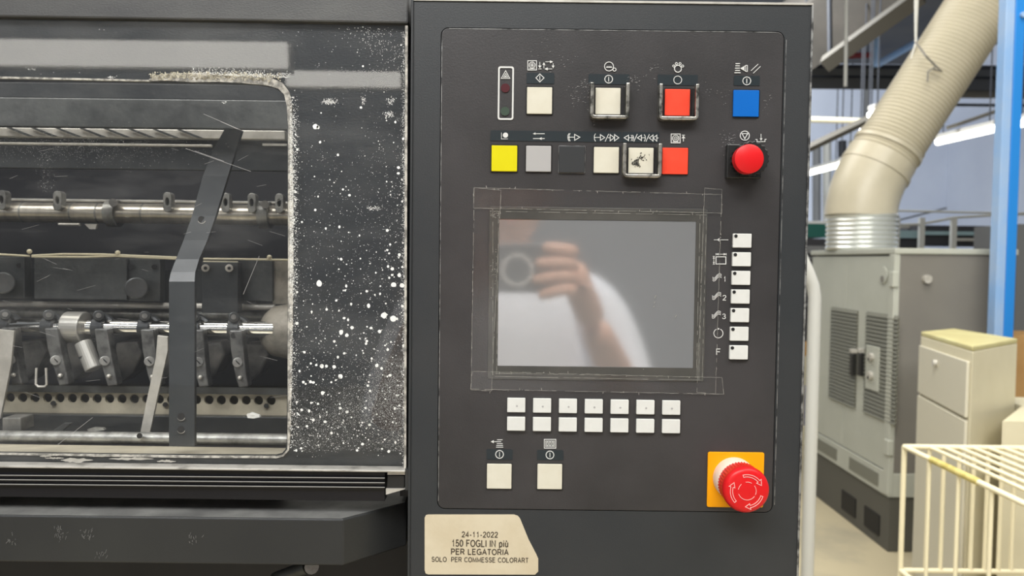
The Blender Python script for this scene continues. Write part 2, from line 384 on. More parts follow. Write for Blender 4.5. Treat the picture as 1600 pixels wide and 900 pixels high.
build('edge_trim',MB().box(XR-.0012,XR+.0004,-.0009,.0,ZB,ZT),'worn',cab)
# ---- label strips
def strip(x0,y0,x1,y1):
    return build('label_strip',MB().prism(wrect((x0+x1)/2,(y0+y1)/2,x1-x0,y1-y0,-.0008,1),(0,.0004,0)),'bar',cab)
for a in ((823,114,866,130.5),(920,116,983,131.5),(1028,117,1090,133),(1147,118.5,1187,133.5),(767,205,970.5,221),(972.5,206.5,1030,222.5),(760,702,801,718.5),(839,703.5,880.5,719)): strip(*a)
# ---- buttons
def button(cx,cy,w,h,m,label=None,guard=None,depth=.0016,bez=1.6,name='push_button',bezm='rubber',r=1.2):
    b=build(name,MB().prism(wrect(cx,cy,w,h,-.0006-depth,r),(0,depth,0)),m,cab,bevel=.0004,label=label)
    if bez:
        o=wrect(cx,cy,w+2*bez,h+2*bez,-.0010,1.6); i=wrect(cx,cy,w+.5,h+.5,-.0010,1.2)
        build('bezel',MB().holed(o,[i],(0,.0006,0)),bezm,b)
    if guard:
        gx0,gy0,gx1,gy1=guard; gc=((gx0+gx1)/2,(gy0+gy1)/2); gw,gh=gx1-gx0,gy1-gy0
        k=k0; c=P(gc[0],gc[1],0); t=5.5*k
        X0,X1=c.x-gw/2*k,c.x+gw/2*k; Z0,Z1=c.z-gh/2*k,c.z+gh/2*k; R=7*k
        op=[(X0,Z1),(X0,Z0+R)]+[(X0+R-R*math.cos(math.radians(a)),Z0+R-R*math.sin(math.radians(a))) for a in (30,60)]+[(X0+R,Z0),(X1-R,Z0)]+[(X1-R+R*math.sin(math.radians(a)),Z0+R-R*math.cos(math.radians(a))) for a in (30,60)]+[(X1,Z0+R),(X1,Z1),(X1-t,Z1),(X1-t,Z0+t),(X0+t,Z0+t),(X0+t,Z1)]
        build('button_guard',MB().prism([Vector((a,-.0085,z)) for a,z in op],(0,.008,0)),'silver',b,bevel=.0007,seg=3)
        t2=t*.45
        op2=[(X0+t,Z1-.002),(X0+t,Z0+t),(X1-t,Z0+t),(X1-t,Z1-.002),(X1-t-t2,Z1-.002),(X1-t-t2,Z0+t+t2),(X0+t+t2,Z0+t+t2),(X0+t+t2,Z1-.002)]
        build('guard_liner',MB().prism([Vector((a,-.0035,z)) for a,z in op2],(0,.003,0)),'rubber',b,bevel=.0003)
    return b
button(843,157,39,41,'cream','cream square button under the diamond symbol')
button(950,158,39,41,'cream','cream square button inside a metal guard',(921,133,981,188))
button(1058.5,160,39,41,'red','red square button inside a metal guard',(1027,135,1088,190))
button(1166,161.5,40,41,'blue','blue square button',bez=.8)
button(788,247.5,40,40,'yellow','yellow square button')
button(841.5,248,39,40,'greycap','grey square button')
button(893.5,249,40,41,'blackcap','black blank square button',bezm='worn',bez=.8)
button(947.5,250,39,40,'cream','cream square button beside the guarded one')
b5=button(1001.5,251,39,40,'cream','scratched cream square button inside a metal guard',(971,226.5,1031,279))
button(1055,251.5,40,41,'red','red square button at the end of the second row',bez=.6)
sb=MB()
for _ in range(46):
    t=random.random(); x=992+random.gauss(0,4.5)+t*12; y=258-t*16+random.gauss(0,3)
    if abs(x-1001.5)<17 and abs(y-251)<17: sb.stroke([(x,y),(x+random.uniform(-2,2.5),y+random.uniform(-2.5,1))],random.uniform(.3,1.1),-.0026,th=.0003)
for a in range(5): sb.stroke([(988+a*2,256+a),(992+a*1.5,250-a*.5)],.9,-.0026)
build('scratch_mark',sb,'rubber',b5)
button(780,744.5,39,39.5,'cream','cream square button at the lower left')
button(859,745,39,40,'cream','cream square button under the counter symbol',bezm='rubber')
for i in range(7):
    x=806.7+i*40.4
    bb=button(x,633.3+i*.66,28.5,22.5,'white',depth=.0028,bez=1.0,name='key_button')
    build('worn_dot',MB().fill(circ(x+1,634.5+i*.66,1.6,8),-.0036),'greycap',bb)
    button(x-.3,662.5+i*.66,28.5,21.8,'white',depth=.0028,bez=1.0,name='key_button')
for i in range(7):
    x=1160-i*.92; y=376+i*29.15
    bb=button(x,y,29,22,'white',depth=.0028,bez=1.0,name='soft_key')
    build('key_dot',MB().fill(circ(x-10,y-7.2,2.7,14),-.0037,.0005),'rubber',bb)
# ---- indicator lamps and frame
fr=wrect(790.3,145.5,24.5,82,-.0010,3.5); fi=wrect(790.3,145.5,19.5,77,-.0010,2)
build('lamp_frame',MB().holed(fr,[fi],(0,.0004,0)),'print',cab)
build('indicator_lamp',MB().fill(circ(789.6,137.3,7),-.0012,.0006),'redlamp',cab,label='dark red indicator lamp, unlit')
build('indicator_lamp',MB().fill(circ(789,173.8,7),-.0012,.0006),'greenlamp',cab,label='dark green indicator lamp, unlit')
# ---- printed symbols
YS=-.0011
def sym(ox,oy,s,prims,name='symbol',y=YS,parent=cab,m='print'):
    mb=MB(); f=lambda L:[(ox+a/s,oy+b/s) for a,b in L]
    for p in prims:
        if p[0]=='l': mb.stroke(f(p[1]),p[2]/s*.9,y)
        elif p[0]=='p': mb.stroke(f(p[1]),p[2]/s,y,closed=True)
        elif p[0]=='c': mb.stroke(f(circ(p[1],p[2],p[3],26)),p[4]/s,y,closed=True)
        elif p[0]=='a': mb.stroke(f(circ(p[1],p[2],p[3],22,p[5],p[6])),p[4]/s,y)
        elif p[0]=='f': mb.fill(f(p[1]),y)
        elif p[0]=='d': mb.fill(f(circ(p[1],p[2],p[3],16)),y)
    return build(name,mb,m,parent)
S=6.154
def box4(a,b,c,d): return [(a,b),(c,b),(c,d),(a,d)]
sym(740,70,S,[('p',[(308,248),(348,323),(266,323)],6),('p',[(308,275),(328,311),(288,311)],5),('d',307,301,6)])
sym(740,70,S,[('p',box4(521,153,605,242),7),('c',563,195,29,6),('d',563,195,9),('a',563,195,17,4,0,360),('l',[(533,230),(593,230)],6),
  ('l',[(637,165),(637,222)],6),('f',[(620,200),(654,200),(637,224)]),('l',[(622,232),(652,232)],6)])
sym(740,70,S,[('l',[(690,163),(745,163)],6),('f',[(735,150),(765,163),(735,178)]),('l',[(765,180),(765,205)],6),('f',[(752,200),(778,200),(765,228)]),
  ('l',[(757,232),(705,232)],6),('f',[(712,218),(680,232),(712,246)]),('l',[(676,225),(676,190)],6),('f',[(662,192),(690,192),(676,168)])])
sym(740,70,S,[('p',[(637,280),(677,318),(637,357),(599,318)],7),('l',[(637,297),(637,340)],7)])
sym(740,70,S,[('c',1302,208,43,7),('c',1355,238,15,7),('f',[(1272,220),(1285,203),(1293,215),(1302,203),(1311,215),(1320,203),(1333,220)])])
sym(740,70,S,[('c',1299,330,37,7),('l',[(1299,308),(1299,352)],7)])
sym(980,70,S,[('c',488,230,33,8),('c',448,204,10,6),('c',473,181,10,6),('c',508,181,10,6),('c',533,204,10,6)])
sym(980,70,S,[('c',486,338,38,6)])
sym(980,70,S,[('l',[(1043,181),(1085,181)],9),('l',[(1040,202),(1083,202)],9),('l',[(1037,224),(1083,224)],9),('l',[(1037,246),(1085,246)],9),('l',[(1031,268),(1090,268)],9),
  ('p',[(1092,226),(1140,200),(1140,254)],6),('f',[(1095,226),(1128,210),(1128,244)]),('p',box4(1140,198,1156,256),6),('l',[(1190,250),(1260,185)],7),('l',[(1212,273),(1282,207)],7)])
sym(980,70,S,[('c',1150,347,38,7),('l',[(1150,325),(1150,370)],8)])
sym(750,190,S,[('d',245,130,25),('l',[(206,105),(206,166),(268,166)],5)])
sym(750,190,S,[('l',[(515,116),(622,116)],7),('f',[(508,116),(535,104),(530,116),(535,128)]),('l',[(510,163),(622,163)],7),('f',[(565,163),(595,149),(590,163),(595,178)])])
sym(750,190,S,[('l',[(858,112),(847,130),(845,150),(847,170),(858,188)],7),('l',[(869,112),(858,130),(856,150),(858,170),(869,188)],6),('l',[(848,150),(910,150)],7),('p',[(910,122),(960,150),(910,180)],7)])
sym(750,190,S,[('l',[(1112,115),(1101,132),(1099,152),(1101,172),(1112,190)],7),('l',[(1100,152),(1158,152)],7),('p',[(1158,125),(1200,153),(1158,180)],7),('l',[(1238,118),(1203,192)],7),
  ('l',[(1230,155),(1252,155)],7),('p',[(1252,125),(1291,155),(1252,185)],7),('p',[(1294,125),(1335,155),(1294,185)],7)])
sym(960,190,S,[('p',[(136,130),(94,155),(136,182)],7),('l',[(136,155),(182,155)],7),('l',[(160,128),(169,142),(171,155),(169,170),(160,186)],6),('l',[(174,128),(183,142),(185,155),(183,170),(174,186)],6),('l',[(220,120),(187,192)],7),
  ('p',[(260,130),(222,155),(260,182)],7),('l',[(260,155),(296,155)],7),('l',[(286,124),(296,140),(298,155),(296,172),(286,190)],7),('l',[(337,122),(303,192)],7),
  ('p',[(372,128),(335,157),(372,187)],7),('p',[(408,130),(372,157),(408,187)],7),('l',[(408,157),(424,157)],7)])
sym(960,190,S,[('p',box4(546,119,632,204),8),('c',589,160,30,7),('c',589,160,15,6),('d',589,160,5),('l',[(562,193),(616,193)],7),('l',[(650,130),(678,130)],7),('l',[(664,140),(664,190)],8),('f',[(646,160),(664,134),(682,160)])])
sym(960,190,S,[('c',1254,135,44,8),('p',[(1227,115),(1282,115),(1254,165)],8)])
sym(960,190,S,[('l',[(1357,172),(1372,172),(1372,193),(1448,193),(1448,170),(1463,170)],7),('l',[(1410,118),(1410,180)],6),('f',[(1397,160),(1410,184),(1424,160)])])
sym(1000,340,S,[('l',[(710,214),(850,214)],6),('f',[(740,214),(768,194),(758,214),(768,232)])])
sym(1000,340,S,[('p',box4(731,377,826,446),8),('l',[(732,352),(828,352)],5),('l',[(731,342),(731,363)],6),('l',[(829,342),(829,363)],6),('f',[(733,352),(755,340),(755,364)]),('f',[(827,352),(805,340),(805,364)]),
  ('l',[(710,372),(710,450)],5),('l',[(700,373),(720,373)],6),('l',[(700,449),(720,449)],6),('f',[(710,375),(699,395),(721,395)]),('f',[(710,447),(699,427),(721,427)])])
for i,ty in enumerate((0,178.5,358)):
    wv=[]
    for dx,dy in ((0,0),(0,14),(0,29)):
        base=[(698,572),(708,582),(722,578),(735,562),(748,547),(762,540),(776,543),(784,550)]
        wv.append(('l',[(a+dx*.2-i*3.5,b+dy+ty) for a,b in base],6))
    sym(1000,340,S,wv)
    text_mesh('symbol',str(i+1),1000+(816-i*4)/S,340+(592+ty)/S,[3.2,5.2,5.2][i],7.6,YS,'print',cab,bold=.15)
sym(1000,470,S,[('a',754,313,44,7,-65,245),('d',755,270,8)])
text_mesh('symbol','F',1000+753/S,470+491/S,6.6,9,YS,'print',cab,bold=.15)
S2=4.444
sym(720,600,S2,[('l',[(252,388),(290,388)],5),('l',[(240,401),(280,401)],5),('l',[(250,414),(291,414)],5),('l',[(247,427),(293,427)],5),('l',[(245,439),(295,439)],5),('f',[(208,401),(229,390),(229,412)]),('l',[(225,401),(245,401)],4)])
sym(720,600,S2,[('p',box4(580,385,660,446),5),('p',box4(589,396,651,436),3),('p',box4(596,403,606,429),4),('p',box4(615,403,625,429),4),('p',box4(634,403,644,429),4)])
sym(720,600,S2,[('c',269,489,27,5.5),('l',[(269,473),(269,505)],5.5)])
sym(720,600,S2,[('c',619,493,27,5.5),('l',[(619,477),(619,509)],5.5)])
# ---- scratches on the plate
scr=MB()
def scratch_cluster(cx,cy,r,n,ln=3,w=.45):
    for _ in range(n):
        x=cx+random.gauss(0,r); y=cy+random.gauss(0,r); a=random.uniform(-.6,.3); l=random.uniform(.5,ln)
        scr.stroke([(x,y),(x+l*math.cos(a),y+l*math.sin(a))],random.uniform(.2,w),-.0008,th=.0002)
for c in ((915,135,7,40),(900,148,8,30),(880,95,12,14),(1138,218,7,40),(990,125,6,24),(1120,150,14,16),(1137,240,3,20),(1195,165,8,10),(850,80,12,10),(1020,110,8,16),(925,180,6,14)): scratch_cluster(*c)
build('scratch_mark',scr,'greycap',cab,kind='stuff')
# ---- display
dsp=build('display_bezel',MB().holed(wrect(933,460,340,270,-.0012,3),[wrect(932,459,307,229.5,-.0012,1)],(0,.0012,0)),'bezel',cab,bevel=.0003)
build('screen',MB().prism(wrect(932,459,308,230.5,-.0007,.5),(0,.0004,0)),'screen',dsp,label='grey unlit screen reflecting the photographer')
# ---- red cap selector (1171,248)
kn=build('stop_knob',MB().prism(wrect(1163,252,54,53,-.006,2),(0,.0055,0)),'rubber',cab,bevel=.0008,label='red round push knob on a black square base')
c=P(1164,252,0)
kb=MB(); prof=[(0,.0135),(.012,.0125),(.0125,.0118)]
n=44
def gear(mb,c,y0,y1,r,dr,teeth):
    pts=[]
    for q in range(teeth*2):
        a=math.pi*q/teeth; rr=r+(dr if q%2 else 0)
        pts.append(Vector((c.x+rr*math.cos(a),y0,c.z+rr*math.sin(a))))
    return mb.prism(pts,(0,y1-y0,0))
gear(kb,c,-.017,-.0055,.0123,.0012,20)
build('knurled_ring',kb,'rubber',kn,bevel=.0004)
hc=P(1171,248,-.024)
build('knob_cap',MB().lathe((hc.x,-.024,hc.z),(0,1,0),[(0,.0102),(.0005,.0109),(.007,.0110)],40),'estop',kn,smooth=True)
# ---- emergency stop
es=build('emergency_stop',MB().prism(wrect(1149.5,750,89,88,-.002,3),(0,.0016,0)),'amber',cab,bevel=.0004,label='red mushroom emergency stop on a square amber plate')
ec=P(1149.5,751,0); eh=P(1167.5,767,-.031)
ec=Vector((eh.x-.0015,0,eh.z+.0012))
build('collar',MB().lathe((ec.x,-.002,ec.z),(0,-1,0),[(0,.0165),(.009,.0165),(.011,.015)],48),'pinkw',es,smooth=True)
hm=MB(); gear(hm,Vector((eh.x,0,eh.z)),-.024,-.011,.0163,.0007,44)
build('knurled_skirt',hm,'estop',es,bevel=.0002)
build('mushroom_head',MB().lathe((eh.x,-.0312,eh.z),(0,1,0),[(0,.0138),(.0006,.0158),(.0022,.0171),(.0045,.0176),(.0080,.0172)],64),'estop',es,smooth=True)
S3=6.43; YE=-.0315
def arrow_arc(r0,r1,a0,a1):
    # outlined curved arrow: centre crop (690,565)
    cx,cy=690,565; rm=(r0+r1)/2; o=[]
    for q in range(9): a=math.radians(a0+(a1-a0)*q/8); o.append((cx+r1*math.cos(a),cy+r1*math.sin(a)))
    a=math.radians(a1); 
    o.append((cx+(r1+18)*math.cos(a),cy+(r1+18)*math.sin(a)))
    a2=math.radians(a1+ (18 if a1>a0 else -18)); o.append((cx+rm*math.cos(a2),cy+rm*math.sin(a2)))
    o.append((cx+(r0-18)*math.cos(a),cy+(r0-18)*math.sin(a)))
    for q in range(9): a=math.radians(a1+(a0-a1)*q/8); o.append((cx+r0*math.cos(a),cy+r0*math.sin(a)))
    return ('p',o,6)
sym(1060,680,S3,[arrow_arc(145,168,-104,-40),arrow_arc(145,168,18,78),arrow_arc(145,168,138,196)],'arrow_mark',YE,es,'estopw')
sym(1060,680,S3,[('a',692,562,90,5,-100,-60),('a',692,562,90,5,-35,25),('a',692,562,90,5,35,160),('a',692,562,90,5,190,230)],'arrow_mark',YE,es,'estopw')

# ================================================================== STICKER
sk=thing('paper_sticker','cream paper sticker with a cut corner and four printed lines, under the control panel','sticker',P(752,851,-.0006))
build('paper',MB().prism([P(a,b,-.0006) for a,b in ((669,804),(803,804),(809,806),(812.5,810),(826,843),(838,866),(841,873),(841,893),(836,898),(669,897.5),(665,896),(663.5,891),(663.5,809),(665.5,805))[::-1]],(0,.0004,0)),'paper',sk)
YT=-.0008
text_mesh('printed_line','24-11-2022',749.7,835.3,56,8,YT,'ink',sk,.165)
text_mesh('printed_line','150 FOGLI IN pi\u00f9',750,849.2,88,9.8,YT,'ink',sk,.165)
text_mesh('printed_line','PER LEGATORIA',749.6,862.4,89.5,8.2,YT,'ink',sk,.19)
text_mesh('printed_line','SOLO  PER COMMESSE COLORART',750,874.8,151,6.9,YT,'ink',sk,.165)

# ================================================================== TAPE STRIPS
def tape(pts, label):
    t=thing('tape_strip',label,'tape',P(sum(a for a,b in pts)/4,sum(b for a,b in pts)/4,-.0016))
    t['group']='clear tape around the display'
    build('film',MB().fill(pts,-.0016,.0001),'tape',t)
    e=MB()
    for i in range(4):
        a,b=pts[i],pts[(i+1)%4]; L=math.hypot(b[0]-a[0],b[1]-a[1]); n=max(2,int(L/7))
        for q in range(n):
            if random.random()<.12: continue
            f0,f1=q/n,(q+1)/n; j=random.uniform(-.25,.25)
            e.stroke([(a[0]+(b[0]-a[0])*f0+j,a[1]+(b[1]-a[1])*f0+j),(a[0]+(b[0]-a[0])*f1+j,a[1]+(b[1]-a[1])*f1+j)],random.choice((.25,.4,.4,.6)),-.0018,th=.0001)
        for _ in range(int(L/28)):
            f=random.random(); x=a[0]+(b[0]-a[0])*f; y=a[1]+(b[1]-a[1])*f
            e.stroke([(x,y),(x+random.uniform(-1,1),y+random.uniform(-4,4))],random.uniform(.4,1.0),-.0018,th=.0001)
    build('tape_edge',e,'tapeedge',t)
tape([(740,293),(1128,304),(1128,333),(740,325)][::1],'clear tape strip above the display')
tape([(738,580),(1128,590),(1131,616),(735,608)],'clear tape strip below the display')
tape([(741,293),(783,297),(768,611),(736,609)],'clear tape strip along the left side of the display')
tape([(1101,294),(1128,296),(1118,616),(1089,613)],'clear tape strip along the right side of the display')
tape([(768,327),(1108,332),(1095,596),(763,588)],'clear film square stuck over the display edges') if False else None
ex=MB()
for a,b in (((765,330),(1104,336)),((770,327),(770,586)),((1094,336),(1088,594)),((1099,336),(1092,594)),((1104,333),(1097,596)),((765,583),(1095,589)),((765,588),(1095,594)),((779,330),(776,585))):
    for q in range(40):
        if random.random()<.18: continue
        f0,f1=q/40,(q+1)/40; ex.stroke([(a[0]+(b[0]-a[0])*f0,a[1]+(b[1]-a[1])*f0),(a[0]+(b[0]-a[0])*f1,a[1]+(b[1]-a[1])*f1)],random.choice((.25,.4,.6)),-.0015,th=.0001)
for _ in range(50):
    x=766+random.uniform(0,13); y=random.uniform(325,340) if random.random()<.5 else random.gauss(418,18)
    ex.stroke([(x,y),(x+random.uniform(-2,2),y+random.uniform(-1,1))],random.uniform(.4,1),-.0015,th=.0001)
for x,y,l in ((1023,466,5),(1022,474,3),(1021,480,2),(1055,496,4),(1005,577,0)):
    ex.stroke([(x,y),(x+l*.2+1,y-l)],.8,-.0015,th=.0001)
build('residue_line',ex,'tapeedge',cab,kind='stuff')

# ================================================================== GUARD DOOR (left)
YD=.010
door=thing('guard_door','dark press guard door with a dusty rounded window, white specks on its right side','door',P(250,720,YD))
XDr=P(634,450,YD).x
def Dp(px,py,y=YD): return P(px,py,y)
outer=[Dp(-520,19),Dp(635,39.5),Dp(632,734),Dp(-520,722)]
opn=[Dp(-420,116),Dp(0,122),Dp(235,127),Dp(400,131),Dp(424,135),Dp(440,145),Dp(448,163),Dp(449,200),Dp(450,420),Dp(448,690),Dp(446,702),Dp(439,710),Dp(428,713),Dp(200,711.5),Dp(0,708.5),Dp(-420,703)]
build('frame_panel',MB().holed(outer,[opn],(0,.006,0)),'doorplate',door)
# lip around the opening
def band(path,ws,y,m,name,parent,th=.002):
    mb=MB(); W=[P(a,b,y) for a,b in path]; n=len(W); k=(y+D0)/FPX; L=[];Rr=[]
    for i in range(n):
        t=(W[min(i+1,n-1)]-W[max(i-1,0)]).normalized(); nn=Vector((-t.z,0,t.x)); L.append(W[i]+nn*ws[i]*.5*k); Rr.append(W[i]-nn*ws[i]*.5*k)
    for i in range(n-1): mb.prism([L[i],L[i+1],Rr[i+1],Rr[i]],(0,th,0))
    return build(name,mb,m,parent)
band([(-420,114),(0,121),(100,123),(233,126)],[3,3,3,2.5],YD-.0012,'dustlip','window_lip',door)
band([(233,125),(260,120),(300,121),(340,121),(380,123),(420,127),(438,134),(448,146),(452,165),(453,200),(454,300),(454,420),(453,560),(452,650),(451,690),(450,703),(442,712),(430,715)],
     [3,11,14,13,13,13,11,9,8,6,8,8,7,5,4,3,3,3],YD-.0013,'dustlip','window_lip',door)
band([(430,714.5),(300,714),(200,712.5),(0,709.5),(-420,704)],[3,3,3,2.4,2.4],YD-.0013,'dustlip','window_lip',door)
cr=MB()
for _ in range(900):
    x=random.uniform(234,440); y=121+ (x-340)*.01 + random.gauss(0,3.2)-2; 
    cr.fill(circ(x,y,abs(random.gauss(.5,.5))+.2,5,random.uniform(0,60)),YD-.0016,.0002)
build('dust_crust',cr,'crust',door,kind='stuff')
# clear sheet
build('clear_sheet',MB().prism([Dp(-520,22,.0025),Dp(635.5,40,.0025),Dp(632,733,.0025),Dp(-520,720,.0025)],(0,.0005,0)),'sheet',door)
build('sheet_edge',MB().prism([Dp(633,40,.0018),Dp(637,40,.0018),Dp(634.5,734,.0018),Dp(631,734,.0018)],(0,.004,0)),'dustlip',door)
# specks
sp=MB(); YP=.0022
def speck(x,y,r):
    n=5 if r<.8 else 9; a0=random.uniform(0,90); e=random.uniform(.75,1.2)
    pts=[(x+r*e*(1+random.uniform(-.15,.15))*math.cos(math.radians(a0+360*q/n)),y+r*(1+random.uniform(-.15,.15))*math.sin(math.radians(a0+360*q/n))) for q in range(n)]
    W=[P(a,b,YP) for a,b in pts]; v=[sp.bm.verts.new(p) for p in W]; sp.bm.faces.new(v)
for x,y,r in ((499,443,5.2),(576,478,3.6),(600,493,5),(614,498,5),(533,519,4),(542,524,3),(532,588,4),(503,572,3.6),(522,573,3),(504,614,3.4),(615,445,3.6),(593,518,2.6),(510,572,2.6),(550,512,2.6),(483,642,2.6),(497,631,2),(528,558,2.2),
  (546,305,2),(509,357,2),(497,307,1.6),(536,296,1.6),(528,242,2.2),(533,405,2),(608,434,2),(624,430,3.4),(628,446,3.6),(613,420,2.6),(624,398,2.6),(605,360,2.4),(493,198,4.2),(497,199,3),(564,168,2),(541,447,2.4),(573,455,2),(464,505,2.6),(487,487,1.8),(589,571,3),(573,533,2),(560,700,1.2),(474,597,2.4),(455,608,2)): speck(x,y,r)
for _ in range(5200):
    # density grows downward and towards the right edge
    for _t in range(20):
        x=random.uniform(459,633); y=random.uniform(45,715)
        d=.03
        if y>230: d=.10+.22*min(1,(y-230)/350)
        if x>560 and y>180: d+=.22*((x-560)/70)
        d+=.4*math.exp(-((x-632)/5)**2)*(1 if y>150 else .3)
        d+=.45*math.exp(-((x-461)/5)**2) if y>160 else 0
        if y>600: d+=.75*math.exp(-(((y-660)-(560-x)*.35)/42)**2)
        if y>705: d*=.1
        if random.random()<d: break
    r=min(2.2,.21*random.paretovariate(2.1))
    speck(x,y,r)
for _ in range(240):
    x=random.gauss(590,28); y=random.gauss(65,16)+ (x-590)*.45
    if x<632 and 42<y<110: speck(x,y,random.uniform(.25,.6))
for cx,cy,rx,ry,n in ((515,159,11,5,170),(608,178,9,5,70),(610,158,6,7,50),(568,157,4,6,40),(585,325,11,4,70),(50,108,8,2,14),(173,121,6,1.5,30),(350,160,4,3,14),(394,649,9,3.5,160)):
    for _ in range(n): speck(random.gauss(cx,rx*.5),random.gauss(cy,ry*.5),random.uniform(.25,.8))
for _ in range(420):   # fine powder on the window's upper left
    speck(random.gauss(150,70),random.gauss(232,14),random.uniform(.15,.32))
for _ in range(120): speck(random.uniform(0,640),random.uniform(45,120),random.uniform(.2,.6))
for _ in range(500):   # crust climbing off the lip
    x=random.uniform(300,455); speck(x,115-abs(random.gauss(0,5))+ (x-300)*.05,random.uniform(.3,.8))
for _ in range(2300):
    y=random.uniform(150,700) if random.random()<.5 else random.uniform(180,460)
    speck(453+abs(random.gauss(0,5.5)),y,random.uniform(.2,.8))
for _ in range(5500):
    x=random.uniform(459,632); y=random.gauss(665-(x-459)*.32,22)
    if random.random()<.5: y=random.uniform(560,705); x=632-abs(random.gauss(0,30))
    if 458<x<632 and y<708: speck(x,y,random.uniform(.12,.33))
for _ in range(1500):
    x=random.gauss(130,95); y=random.gauss(226,13)
    if x<440: speck(x,y,random.uniform(.1,.26))
for _ in range(160): speck(65+random.gauss(0,5)+random.uniform(0,12),random.uniform(235,300),random.uniform(.1,.3))
for _ in range(900): speck(632-abs(random.gauss(0,2.2)),random.uniform(50,735),random.uniform(.2,.6))
build('white_specks',sp,'speck',door,kind='stuff')
# lower band scrapes
sm=MB()
def blob(mb,pts,y): mb.fill(pts,y,.0002)
for x0,x1,yc,h in ((62,80,713,2.5),(95,145,719,6),(170,240,717,3.5),(245,275,721,3),(70,100,716,2),(140,172,713,2)):
    n=14; top=[(x0+(x1-x0)*q/n,yc-h*random.uniform(.3,1)*math.sin(math.pi*(q+.5)/(n+1))) for q in range(n+1)]; bot=[(x,yc+h*random.uniform(.2,.8)*math.sin(math.pi*(n-q+.5)/(n+1))) for q,(x,_) in enumerate(top[::-1])]
    blob(sm,top+bot,YP)
build('scrape_mark',sm,'pale',door)
# thin scratches on the sheet
sl=MB()
for a,b in (((318,178),(376,203)),((345,190),(372,202)),((290,232),(392,268)),((305,236),(350,252)),((90,695),(145,652)),((380,460),(405,400))):
    sl.stroke([a,b],.5,YP,th=.0001)
for _ in range(40):
    x=random.uniform(0,440); y=random.uniform(200,640); a=random.uniform(-.5,.5); l=random.uniform(5,30); sl.stroke([(x,y),(x+l*math.cos(a),y+l*math.sin(a))],.22,YP,th=.0001)
build('scratch_mark',sl,'greycap',door)
# ribbed bottom profile
rail=thing('door_rail','black ribbed metal profile along the bottom of the guard door','rail',P(250,755,.004))
def hbar(px0,px1,ya0,ya1,yb0,yb1,y,th,mb=None):
    mb=mb or MB(); a=[P(px0,ya0,y),P(px1,yb0,y),P(px1,yb1,y),P(px0,ya1,y)]; mb.prism(a,(0,th,0)); return mb
build('profile_body',hbar(-520,601,723,778-8,736,783,.002,.012),'rail',rail)
build('top_lip',hbar(-520,633,721.5,725,735,738.5,-.0035,.012),'lipmetal',rail,bevel=.0006)  # pale lip colour carries the highlight along the rail top
for a,b in ((743.6,748),(750.5,755.4),(757.6,762.6)):
    s_=(b-a)/600
    build('rib',hbar(-520,601,a-520*s_-1.6,a-520*s_+1.4,b-1.6,b+1.4,-.001,.004),'rail',rail,bevel=.0005)
    build('rib_glint',hbar(-520,601,a-520*s_-1.3,a-520*s_-.5,b-1.3,b-.5,-.0016,.0008),'ribglint',rail)  # pale line puts each rib's highlight into the colour
br_=thing('rail_bracket','small grey end bracket at the right end of the ribbed rail','bracket',P(618,755,.002))
build('bracket_top',MB().fill([(606,735),(633,734.5),(633,742),(605,742)],-.001,.006),'pale',br_,bevel=.0004)
build('bracket_block',MB().fill([(606,743),(632,743),(632,764),(604,764)],.001,.008),'rubber',br_,bevel=.0004)
build('bracket_foot',MB().fill([(603,764),(634,764),(603,773)],-.001,.006),'pale',br_)
build('bracket_side',MB().fill([(633,733),(637.5,733),(637.5,766),(633,766)],-.0015,.006),'tray',br_)
# upper cover
up=build('upper_cover',MB().prism([P(-520,-260,.004),P(639,-240,.004),P(638,36.5,.004),P(-520,17.5,.004)],(0,.03,0)),'cover',None,bevel=.0015)
tag(up,'dusty grey machine cover above the guard door','cover')
# tray under the rail
zt=P(0,786,.022).z
tf=P(0,806,-.008); 
t1=P(536,812,-.008).x; t2=P(634,780,.03).x
ZTt=P(250,808,-.008).z; ZTb=P(250,881,-.008).z
tp=MB(); xl=P(-520,800,0).x
pts=[(xl,-.008),(t1,-.008),(t2,.034),(t2,.09),(xl,.09)]
tp.prism([Vector((a,b,ZTb)) for a,b in pts],(0,0,ZTt-ZTb))
tray=build('machine_ledge',tp,'tray',None,bevel=.0015,seg=3); tag(tray,'dark grey sheet metal ledge jutting out under the ribbed rail','ledge')
build('lit_top',MB().prism([Vector((a,b,ZTt)) for a,b in [(xl,-.0065),(t1-.001,-.0065),(t2-.001,.034),(t2-.001,.088),(xl,.088)]],(0,0,.0004)),'litscuff',tray)  # pale sheet puts the light from above into the ledge top's colour
hs=MB()
for cx,cy,n in ((92,836,26),(136,838,16),(300,845,10),(18,846,10),(160,868,12)):
    for _ in range(n):
        x=random.gauss(cx,5); y=random.gauss(cy,5); hs.stroke([(x,y),(x+random.uniform(-2,3),y-random.uniform(1,6))],random.uniform(.3,.8),-.0083,th=.0002)
build('scuff_mark',hs,'litscuff',tray)
# machine lower body behind ledge
lb=build('lower_panel',MB().box(xl,XL-.003,.10,.14,0,ZTb),'dark',None); tag(lb,'dark lower panel of the press beneath the ledge','panel')
fz=P(470,890,.05)
lv=thing('lever_joint','small dark joint half hidden under the ledge','joint',fz)
build('joint_arm',MB().cyl(P(430,905,.06),P(480,886,.05),.006),'dark3',lv,smooth=True)
build('joint_bolt',MB().cyl(P(487,886,.035),P(487,886,.06),.006,12),'steel',lv,smooth=True)

